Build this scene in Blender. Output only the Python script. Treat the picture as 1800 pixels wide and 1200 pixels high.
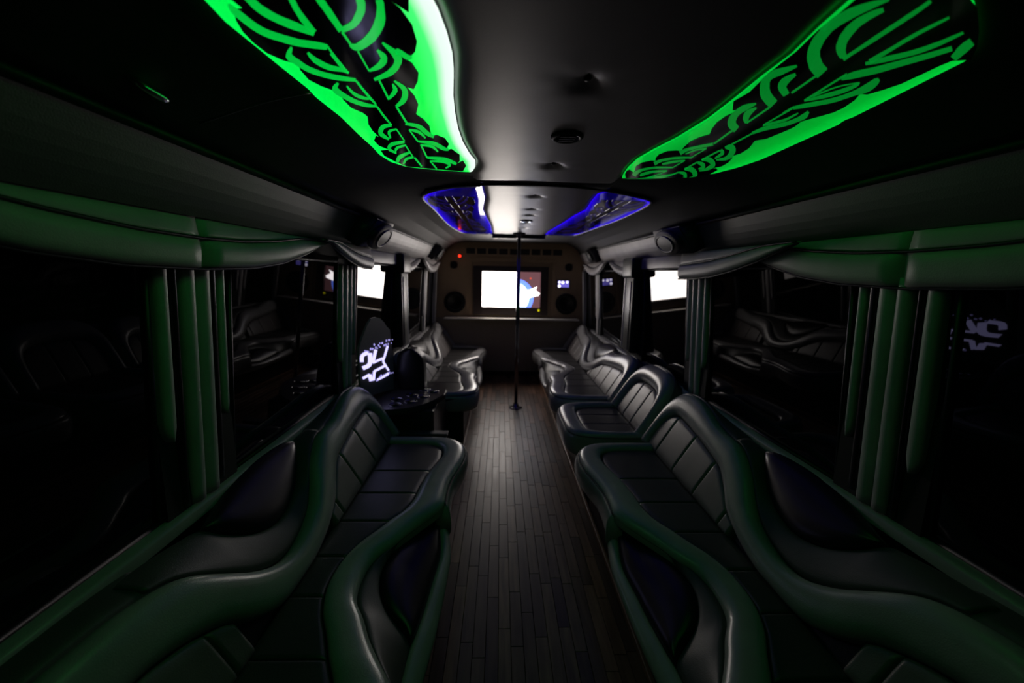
import bpy, bmesh, math, random
from mathutils import Vector, Matrix
random.seed(7)
for _o in list(bpy.data.objects):
    bpy.data.objects.remove(_o, do_unlink=True)
scene = bpy.context.scene
col = scene.collection

# ------------------------------------------------------------------ camera
CAM = Vector((-0.2, 0.0, 1.55))
YAW, PITCH, ROLL = math.radians(1.774), math.radians(9.426), math.radians(1.1)
_f = Vector((math.sin(YAW)*math.cos(PITCH), math.cos(YAW)*math.cos(PITCH), -math.sin(PITCH)))
_r = Vector((math.cos(YAW), -math.sin(YAW), 0.0))
_u = _r.cross(_f)
_r2 = _r*math.cos(ROLL) + _u*math.sin(ROLL)
_u2 = -_r*math.sin(ROLL) + _u*math.cos(ROLL)
cd = bpy.data.cameras.new('camera')
cd.sensor_width = 36.0
cd.lens = 14.4
cd.clip_start = 0.02
cd.dof.use_dof = True
cd.dof.focus_distance = 1.35
cd.dof.aperture_fstop = 2.0
cam = bpy.data.objects.new('camera', cd)
col.objects.link(cam)
cam.matrix_world = Matrix(((_r2.x, _u2.x, -_f.x, CAM.x), (_r2.y, _u2.y, -_f.y, CAM.y), (_r2.z, _u2.z, -_f.z, CAM.z), (0, 0, 0, 1)))
scene.camera = cam

# ------------------------------------------------------------------ world (night outside, all light is inside the bus)
wd = bpy.data.worlds.new('night')
scene.world = wd
wd.use_nodes = True
wd.node_tree.nodes['Background'].inputs[0].default_value = (0.0, 0.0, 0.0, 1)
wd.node_tree.nodes['Background'].inputs[1].default_value = 0.0
vs = scene.view_settings
vs.view_transform = 'Standard'
vs.look = 'None'
vs.gamma = 1.0
vs.use_curve_mapping = False
vs.exposure = 0.0
# strengths of the things that shine
TV_WHITE = 11.0
GREEN = 1.15
BLUE = 0.75
PANEL_OUT= [(-0.32,0.75),(-0.313,0.788),(-0.307,0.852),(-0.305,0.929),(-0.31,1.0),(-0.326,1.132),(-0.334,1.242),(-0.339,1.378),(-0.336,1.511),(-0.323,1.65),(-0.307,1.742),(-0.312,1.821),(-0.332,1.909),(-0.372,1.913),(-0.47,1.894),(-0.603,1.852),(-0.653,1.778),(-0.669,1.674),(-0.666,1.579),(-0.67,1.438),(-0.669,1.294),(-0.682,1.159),(-0.679,1.11),(-0.691,0.983),(-0.695,0.93),(-0.703,0.841),(-0.685,0.776)]
PANEL_BLACK= [(-0.355,0.752),(-0.363,0.789),(-0.378,0.77),(-0.388,0.756),(-0.375,0.779),(-0.365,0.825),(-0.367,0.878),(-0.378,0.915),(-0.395,0.94),(-0.412,0.933),(-0.394,0.962),(-0.389,1.005),(-0.399,1.046),(-0.417,1.089),(-0.431,1.078),(-0.423,1.129),(-0.424,1.181),(-0.444,1.251),(-0.43,1.288),(-0.422,1.341),(-0.429,1.409),(-0.431,1.441),(-0.413,1.423),(-0.39,1.454),(-0.384,1.515),(-0.395,1.554),(-0.396,1.584),(-0.382,1.572),(-0.36,1.643),(-0.369,1.737),(-0.386,1.776),(-0.355,1.723),(-0.348,1.798),(-0.371,1.898),(-0.468,1.88),(-0.601,1.841),(-0.629,1.776),(-0.653,1.683),(-0.647,1.618),(-0.614,1.604),(-0.636,1.557),(-0.637,1.502),(-0.615,1.449),(-0.608,1.462),(-0.611,1.402),(-0.606,1.343),(-0.588,1.278),(-0.593,1.251),(-0.613,1.218),(-0.615,1.164),(-0.604,1.114),(-0.618,1.112),(-0.638,1.089),(-0.654,1.056),(-0.651,1.009),(-0.638,0.972),(-0.654,0.977),(-0.667,0.97),(-0.686,0.942),(-0.691,0.905),(-0.689,0.866),(-0.679,0.83),(-0.663,0.799),(-0.646,0.795),(-0.652,0.762)]
RIBS= [([(-0.665,0.785),(-0.666,0.789),(-0.669,0.795),(-0.671,0.803),(-0.672,0.813),(-0.671,0.825),(-0.669,0.839),(-0.666,0.854),(-0.662,0.866),(-0.657,0.875),(-0.651,0.882),(-0.645,0.887),(-0.638,0.891),(-0.631,0.896),(-0.624,0.901),(-0.616,0.905),(-0.608,0.909),(-0.598,0.911),(-0.589,0.913),(-0.579,0.915),(-0.572,0.916),(-0.566,0.917),(-0.561,0.918),(-0.558,0.918),(-0.555,0.918)],[(-0.659,0.781),(-0.659,0.784),(-0.658,0.787),(-0.657,0.792),(-0.655,0.798),(-0.653,0.808),(-0.651,0.821),(-0.648,0.835),(-0.644,0.846),(-0.64,0.853),(-0.634,0.859),(-0.628,0.864),(-0.622,0.868),(-0.615,0.873),(-0.608,0.877),(-0.601,0.881),(-0.594,0.885),(-0.585,0.887),(-0.576,0.889),(-0.567,0.891),(-0.56,0.893),(-0.555,0.895),(-0.551,0.897),(-0.548,0.899),(-0.546,0.9)]),([(-0.551,0.907),(-0.551,0.917),(-0.552,0.932),(-0.553,0.95),(-0.553,0.966),(-0.552,0.98),(-0.551,0.995),(-0.55,1.008),(-0.549,1.018)],[(-0.546,0.903),(-0.547,0.913),(-0.547,0.927),(-0.547,0.944),(-0.547,0.959),(-0.546,0.974),(-0.546,0.989),(-0.545,1.003),(-0.544,1.012)]),([(-0.628,0.767),(-0.627,0.773),(-0.627,0.781),(-0.627,0.791),(-0.625,0.8),(-0.623,0.808),(-0.62,0.815),(-0.616,0.822),(-0.611,0.828),(-0.606,0.835),(-0.6,0.841),(-0.594,0.847),(-0.588,0.852),(-0.58,0.857),(-0.572,0.862),(-0.565,0.867),(-0.56,0.87)],[(-0.611,0.753),(-0.611,0.759),(-0.61,0.767),(-0.609,0.775),(-0.608,0.783),(-0.605,0.789),(-0.602,0.796),(-0.599,0.802),(-0.595,0.808),(-0.59,0.814),(-0.584,0.819),(-0.578,0.825),(-0.572,0.83),(-0.566,0.837),(-0.56,0.843),(-0.554,0.85),(-0.55,0.854)]),([(-0.547,0.852),(-0.548,0.847),(-0.548,0.841),(-0.548,0.833),(-0.548,0.826),(-0.548,0.819),(-0.548,0.811),(-0.548,0.803),(-0.548,0.794),(-0.547,0.784),(-0.545,0.773),(-0.544,0.763),(-0.543,0.756)],[(-0.559,0.863),(-0.56,0.859),(-0.561,0.853),(-0.562,0.846),(-0.562,0.838),(-0.562,0.83),(-0.562,0.821),(-0.561,0.812),(-0.56,0.803),(-0.559,0.792),(-0.557,0.781),(-0.555,0.77),(-0.554,0.763)]),([(-0.623,0.911),(-0.628,0.917),(-0.636,0.926),(-0.645,0.938),(-0.654,0.953),(-0.656,0.965),(-0.655,0.972),(-0.652,0.976),(-0.65,0.981),(-0.648,0.989),(-0.645,0.997),(-0.642,1.007),(-0.638,1.015),(-0.633,1.022),(-0.626,1.029),(-0.619,1.035),(-0.611,1.041),(-0.604,1.045),(-0.595,1.049),(-0.587,1.052),(-0.578,1.054),(-0.57,1.055),(-0.56,1.056),(-0.552,1.056),(-0.546,1.056)],[(-0.621,0.914),(-0.625,0.922),(-0.631,0.932),(-0.636,0.941),(-0.637,0.945),(-0.636,0.945),(-0.636,0.949),(-0.635,0.954),(-0.633,0.961),(-0.631,0.968),(-0.629,0.977),(-0.627,0.985),(-0.623,0.993),(-0.618,0.999),(-0.612,1.006),(-0.606,1.012),(-0.599,1.017),(-0.591,1.021),(-0.584,1.025),(-0.576,1.028),(-0.568,1.031),(-0.56,1.034),(-0.552,1.037),(-0.545,1.039),(-0.54,1.041)]),([(-0.546,1.051),(-0.546,1.064),(-0.546,1.082),(-0.546,1.103),(-0.545,1.123),(-0.544,1.143),(-0.543,1.163),(-0.541,1.18),(-0.54,1.193)],[(-0.541,1.046),(-0.54,1.057),(-0.54,1.075),(-0.539,1.095),(-0.538,1.114),(-0.537,1.133),(-0.536,1.154),(-0.535,1.172),(-0.535,1.186)]),([(-0.603,0.936),(-0.603,0.942),(-0.605,0.951),(-0.605,0.961),(-0.605,0.971),(-0.602,0.98),(-0.599,0.988),(-0.594,0.996),(-0.589,1.002),(-0.582,1.006),(-0.574,1.008),(-0.566,1.009),(-0.56,1.01),(-0.556,1.012),(-0.553,1.015),(-0.551,1.017),(-0.549,1.019)],[(-0.597,0.93),(-0.596,0.935),(-0.595,0.941),(-0.593,0.947),(-0.591,0.954),(-0.588,0.96),(-0.584,0.967),(-0.58,0.974),(-0.576,0.979),(-0.57,0.984),(-0.564,0.987),(-0.557,0.99),(-0.552,0.994),(-0.549,0.999),(-0.547,1.004),(-0.545,1.008),(-0.544,1.012)]),([(-0.551,0.992),(-0.551,0.931)],[(-0.556,0.997),(-0.556,0.935)]),([(-0.591,1.064),(-0.595,1.069),(-0.602,1.076),(-0.611,1.088),(-0.619,1.105),(-0.621,1.121),(-0.62,1.13),(-0.617,1.138),(-0.614,1.146),(-0.61,1.156),(-0.606,1.166),(-0.601,1.177),(-0.595,1.185),(-0.59,1.192),(-0.583,1.198),(-0.577,1.203),(-0.57,1.206),(-0.563,1.208),(-0.554,1.208),(-0.546,1.207),(-0.541,1.206)],[(-0.589,1.07),(-0.593,1.077),(-0.599,1.087),(-0.602,1.095),(-0.602,1.096),(-0.602,1.098),(-0.601,1.104),(-0.6,1.112),(-0.598,1.12),(-0.595,1.13),(-0.591,1.14),(-0.586,1.151),(-0.582,1.159),(-0.577,1.166),(-0.572,1.172),(-0.566,1.177),(-0.561,1.182),(-0.555,1.186),(-0.548,1.19),(-0.542,1.193),(-0.537,1.195)]),([(-0.542,1.204),(-0.542,1.216),(-0.542,1.235),(-0.543,1.256),(-0.543,1.276),(-0.542,1.296),(-0.541,1.316),(-0.54,1.335),(-0.54,1.348)],[(-0.537,1.197),(-0.536,1.209),(-0.536,1.227),(-0.536,1.247),(-0.536,1.266),(-0.535,1.286),(-0.535,1.307),(-0.534,1.326),(-0.534,1.34)]),([(-0.577,1.083),(-0.578,1.091),(-0.579,1.104),(-0.579,1.118),(-0.578,1.13),(-0.576,1.139),(-0.572,1.147),(-0.568,1.152),(-0.563,1.157),(-0.557,1.159),(-0.551,1.159),(-0.545,1.158),(-0.541,1.157)],[(-0.573,1.078),(-0.573,1.085),(-0.572,1.096),(-0.571,1.107),(-0.569,1.116),(-0.566,1.123),(-0.563,1.129),(-0.559,1.134),(-0.555,1.139),(-0.551,1.142),(-0.546,1.145),(-0.542,1.147),(-0.538,1.149)]),([(-0.538,1.15),(-0.54,1.058)],[(-0.542,1.156),(-0.544,1.063)]),([(-0.535,1.334),(-0.54,1.334),(-0.547,1.334),(-0.556,1.337),(-0.566,1.345),(-0.576,1.361),(-0.586,1.381),(-0.595,1.406),(-0.601,1.434),(-0.6,1.454),(-0.595,1.469),(-0.589,1.481),(-0.585,1.489)],[(-0.539,1.354),(-0.545,1.358),(-0.553,1.363),(-0.562,1.37),(-0.567,1.376),(-0.572,1.385),(-0.577,1.397),(-0.581,1.407),(-0.583,1.413),(-0.583,1.424),(-0.581,1.441),(-0.579,1.458),(-0.576,1.471)]),([(-0.529,1.371),(-0.535,1.374),(-0.543,1.378),(-0.553,1.385),(-0.562,1.398),(-0.569,1.42),(-0.572,1.441),(-0.574,1.458),(-0.575,1.469)],[(-0.531,1.382),(-0.537,1.388),(-0.546,1.396),(-0.555,1.405),(-0.559,1.411),(-0.56,1.417),(-0.563,1.432),(-0.566,1.449),(-0.568,1.462)]),([(-0.533,1.38),(-0.534,1.497)],[(-0.528,1.373),(-0.529,1.488)]),([(-0.531,1.489),(-0.54,1.493),(-0.554,1.498),(-0.568,1.505),(-0.581,1.515),(-0.592,1.53),(-0.602,1.549),(-0.611,1.573),(-0.617,1.6),(-0.616,1.619),(-0.61,1.633),(-0.604,1.645),(-0.6,1.653)],[(-0.536,1.514),(-0.546,1.521),(-0.56,1.531),(-0.575,1.542),(-0.586,1.553),(-0.593,1.563),(-0.599,1.572),(-0.602,1.578),(-0.603,1.58),(-0.603,1.592),(-0.6,1.609),(-0.596,1.625),(-0.594,1.637)]),([(-0.535,1.531),(-0.542,1.535),(-0.553,1.541),(-0.565,1.55),(-0.576,1.562),(-0.586,1.582),(-0.593,1.603),(-0.597,1.621),(-0.601,1.633)],[(-0.537,1.546),(-0.545,1.554),(-0.557,1.565),(-0.569,1.577),(-0.577,1.588),(-0.582,1.597),(-0.587,1.61),(-0.593,1.624),(-0.597,1.636)]),([(-0.542,1.543),(-0.547,1.688)],[(-0.537,1.535),(-0.541,1.679)]),([(-0.543,1.617),(-0.553,1.626),(-0.567,1.639),(-0.582,1.655),(-0.597,1.674),(-0.609,1.702),(-0.619,1.731),(-0.626,1.755),(-0.63,1.77)],[(-0.546,1.641),(-0.556,1.655),(-0.571,1.676),(-0.586,1.699),(-0.597,1.717),(-0.604,1.731),(-0.61,1.747),(-0.617,1.766),(-0.622,1.78)]),([(-0.54,1.679),(-0.546,1.682),(-0.556,1.686),(-0.566,1.693),(-0.577,1.706),(-0.587,1.729),(-0.596,1.755),(-0.603,1.778),(-0.608,1.794)],[(-0.544,1.702),(-0.551,1.708),(-0.56,1.717),(-0.571,1.727),(-0.578,1.738),(-0.584,1.75),(-0.591,1.768),(-0.599,1.789),(-0.604,1.804)]),([(-0.544,1.702),(-0.541,1.84)],[(-0.536,1.687),(-0.533,1.822)]),([(-0.509,0.762),(-0.509,0.768),(-0.509,0.777),(-0.508,0.788),(-0.508,0.799),(-0.508,0.812),(-0.507,0.828),(-0.507,0.844),(-0.507,0.855)],[(-0.496,0.752),(-0.496,0.758),(-0.495,0.766),(-0.495,0.777),(-0.494,0.788),(-0.494,0.801),(-0.494,0.817),(-0.494,0.832),(-0.493,0.843)]),([(-0.501,0.856),(-0.495,0.853),(-0.487,0.848),(-0.477,0.842),(-0.468,0.834),(-0.46,0.825),(-0.452,0.814),(-0.446,0.804),(-0.441,0.796),(-0.437,0.788),(-0.434,0.78),(-0.432,0.774),(-0.43,0.768),(-0.429,0.761),(-0.429,0.754),(-0.428,0.749),(-0.428,0.746)],[(-0.499,0.842),(-0.493,0.837),(-0.485,0.831),(-0.477,0.825),(-0.471,0.819),(-0.466,0.812),(-0.461,0.804),(-0.456,0.796),(-0.452,0.789),(-0.449,0.784),(-0.448,0.78),(-0.446,0.776),(-0.445,0.772),(-0.444,0.767),(-0.443,0.761),(-0.442,0.756),(-0.441,0.752)]),([(-0.504,0.9),(-0.504,0.904),(-0.503,0.91),(-0.499,0.917),(-0.491,0.918),(-0.482,0.912),(-0.471,0.903),(-0.46,0.892),(-0.449,0.881),(-0.44,0.868),(-0.431,0.855),(-0.423,0.841),(-0.416,0.828),(-0.411,0.816),(-0.407,0.804),(-0.405,0.794),(-0.403,0.785),(-0.401,0.775),(-0.399,0.766),(-0.399,0.758),(-0.398,0.753)],[(-0.5,0.892),(-0.497,0.893),(-0.493,0.894),(-0.489,0.893),(-0.486,0.891),(-0.48,0.885),(-0.472,0.878),(-0.463,0.868),(-0.456,0.859),(-0.449,0.85),(-0.442,0.839),(-0.436,0.829),(-0.431,0.819),(-0.427,0.811),(-0.423,0.803),(-0.42,0.794),(-0.417,0.786),(-0.414,0.778),(-0.412,0.77),(-0.411,0.762),(-0.41,0.757)]),([(-0.503,0.856),(-0.502,0.895)],[(-0.498,0.852),(-0.497,0.89)]),([(-0.455,0.915),(-0.455,0.922),(-0.455,0.933),(-0.455,0.943),(-0.456,0.948),(-0.457,0.949),(-0.46,0.954),(-0.464,0.961),(-0.469,0.968),(-0.475,0.975),(-0.483,0.984),(-0.491,0.992),(-0.496,0.998)],[(-0.451,0.91),(-0.449,0.914),(-0.445,0.921),(-0.441,0.929),(-0.441,0.942),(-0.446,0.958),(-0.453,0.971),(-0.46,0.98),(-0.467,0.988),(-0.476,0.995),(-0.484,1.0),(-0.492,1.003),(-0.497,1.006)]),([(-0.495,1.0),(-0.492,0.917)],[(-0.499,1.004),(-0.496,0.922)]),([(-0.437,0.888),(-0.435,0.898),(-0.432,0.912),(-0.429,0.927),(-0.428,0.939),(-0.428,0.946),(-0.428,0.951),(-0.43,0.955),(-0.432,0.962),(-0.436,0.97),(-0.442,0.98),(-0.449,0.989),(-0.456,0.999),(-0.466,1.009),(-0.478,1.02),(-0.489,1.03),(-0.498,1.037)],[(-0.434,0.883),(-0.429,0.89),(-0.423,0.899),(-0.416,0.91),(-0.411,0.921),(-0.41,0.934),(-0.412,0.948),(-0.416,0.961),(-0.422,0.973),(-0.428,0.986),(-0.436,0.999),(-0.445,1.011),(-0.455,1.022),(-0.467,1.031),(-0.48,1.039),(-0.491,1.045),(-0.499,1.05)]),([(-0.416,0.929),(-0.415,0.925),(-0.414,0.919),(-0.413,0.916),(-0.416,0.919),(-0.414,0.923),(-0.411,0.931),(-0.407,0.94),(-0.403,0.946),(-0.398,0.947),(-0.394,0.945),(-0.391,0.941),(-0.389,0.939)],[(-0.42,0.931),(-0.419,0.927),(-0.419,0.921),(-0.418,0.912),(-0.411,0.905),(-0.407,0.909),(-0.402,0.916),(-0.398,0.923),(-0.395,0.928),(-0.394,0.929),(-0.392,0.93),(-0.39,0.93),(-0.388,0.93)]),([(-0.463,1.064),(-0.464,1.071),(-0.466,1.081),(-0.467,1.091),(-0.469,1.097),(-0.473,1.105),(-0.48,1.119),(-0.488,1.134),(-0.494,1.145)],[(-0.46,1.06),(-0.459,1.065),(-0.457,1.073),(-0.456,1.085),(-0.459,1.101),(-0.467,1.118),(-0.477,1.133),(-0.486,1.145),(-0.492,1.154)]),([(-0.491,1.15),(-0.485,1.042)],[(-0.497,1.156),(-0.49,1.047)]),([(-0.455,1.049),(-0.453,1.058),(-0.45,1.072),(-0.447,1.088),(-0.447,1.1),(-0.449,1.109),(-0.452,1.12),(-0.456,1.132),(-0.46,1.143),(-0.465,1.155),(-0.473,1.169),(-0.481,1.182),(-0.487,1.192)],[(-0.451,1.043),(-0.448,1.049),(-0.442,1.058),(-0.436,1.07),(-0.433,1.085),(-0.434,1.104),(-0.438,1.123),(-0.444,1.142),(-0.451,1.16),(-0.46,1.176),(-0.471,1.189),(-0.48,1.199),(-0.486,1.206)]),([(-0.489,1.202),(-0.489,1.33)],[(-0.483,1.195),(-0.482,1.321)]),([(-0.494,1.336),(-0.487,1.34),(-0.478,1.346),(-0.468,1.354),(-0.461,1.363),(-0.457,1.375),(-0.455,1.39),(-0.452,1.407),(-0.448,1.422),(-0.443,1.434),(-0.437,1.442),(-0.432,1.448),(-0.428,1.453)],[(-0.488,1.316),(-0.481,1.318),(-0.471,1.32),(-0.46,1.324),(-0.45,1.331),(-0.444,1.343),(-0.44,1.359),(-0.437,1.375),(-0.434,1.389),(-0.431,1.402),(-0.428,1.416),(-0.425,1.429),(-0.423,1.438)]),([(-0.493,1.385),(-0.489,1.389),(-0.482,1.395),(-0.475,1.402),(-0.47,1.409),(-0.466,1.42),(-0.462,1.434),(-0.459,1.449),(-0.457,1.46)],[(-0.49,1.373),(-0.485,1.373),(-0.477,1.374),(-0.468,1.377),(-0.461,1.384),(-0.457,1.399),(-0.454,1.418),(-0.453,1.437),(-0.452,1.45)]),([(-0.494,1.383),(-0.49,1.497)],[(-0.489,1.375),(-0.484,1.488)]),([(-0.489,1.501),(-0.48,1.506),(-0.467,1.513),(-0.453,1.521),(-0.442,1.531),(-0.435,1.543),(-0.429,1.558),(-0.423,1.573),(-0.416,1.586),(-0.41,1.592),(-0.403,1.594),(-0.398,1.593),(-0.395,1.593)],[(-0.485,1.483),(-0.475,1.484),(-0.461,1.484),(-0.445,1.486),(-0.433,1.491),(-0.423,1.503),(-0.416,1.518),(-0.41,1.533),(-0.406,1.545),(-0.401,1.554),(-0.397,1.562),(-0.393,1.569),(-0.391,1.573)]),([(-0.488,1.542),(-0.481,1.544),(-0.471,1.548),(-0.46,1.553),(-0.453,1.56),(-0.448,1.571),(-0.444,1.586),(-0.441,1.602),(-0.439,1.614)],[(-0.485,1.526),(-0.477,1.526),(-0.466,1.524),(-0.454,1.525),(-0.445,1.531),(-0.439,1.546),(-0.436,1.568),(-0.435,1.588),(-0.433,1.602)]),([(-0.487,1.537),(-0.494,1.689)],[(-0.481,1.53),(-0.487,1.681)]),([(-0.494,1.701),(-0.482,1.707),(-0.464,1.716),(-0.445,1.726),(-0.43,1.737),(-0.418,1.75),(-0.406,1.766),(-0.397,1.782),(-0.39,1.793)],[(-0.489,1.678),(-0.476,1.678),(-0.457,1.677),(-0.437,1.679),(-0.42,1.685),(-0.407,1.701),(-0.396,1.723),(-0.388,1.744),(-0.383,1.759)]),([(-0.489,1.751),(-0.479,1.753),(-0.465,1.755),(-0.45,1.758),(-0.439,1.763),(-0.431,1.772),(-0.425,1.783),(-0.421,1.794),(-0.42,1.796),(-0.42,1.796),(-0.426,1.811),(-0.434,1.827),(-0.439,1.839)],[(-0.486,1.731),(-0.475,1.729),(-0.46,1.724),(-0.444,1.722),(-0.432,1.724),(-0.423,1.732),(-0.416,1.746),(-0.411,1.763),(-0.41,1.788),(-0.416,1.818),(-0.425,1.835),(-0.434,1.849),(-0.439,1.858)]),([(-0.49,1.748),(-0.483,1.869)],[(-0.484,1.735),(-0.476,1.853)])]
PANEL_BLACK_R= [(0.458,0.69),(0.343,0.702),(0.357,0.719),(0.358,0.751),(0.359,0.795),(0.36,0.867),(0.36,0.954),(0.388,1.047),(0.38,1.1),(0.407,1.152),(0.424,1.156),(0.413,1.193),(0.413,1.243),(0.426,1.297),(0.443,1.343),(0.426,1.371),(0.416,1.415),(0.421,1.477),(0.432,1.52),(0.414,1.516),(0.385,1.525),(0.371,1.567),(0.375,1.611),(0.389,1.651),(0.373,1.65),(0.347,1.681),(0.342,1.739),(0.359,1.803),(0.365,1.84),(0.334,1.794),(0.327,1.811),(0.337,1.869),(0.362,1.939),(0.459,1.954),(0.664,1.895),(0.687,1.865),(0.703,1.837),(0.691,1.763),(0.671,1.734),(0.655,1.736),(0.676,1.704),(0.672,1.647),(0.652,1.583),(0.631,1.575),(0.65,1.528),(0.643,1.466),(0.614,1.387),(0.638,1.366),(0.649,1.294),(0.651,1.257),(0.64,1.216),(0.677,1.148),(0.678,1.117),(0.667,1.07),(0.649,1.034),(0.669,1.037),(0.683,1.012),(0.695,0.979),(0.696,0.937),(0.696,0.899),(0.699,0.878),(0.708,0.858),(0.721,0.845),(0.713,0.827),(0.606,0.753),(0.515,0.7)]
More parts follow.
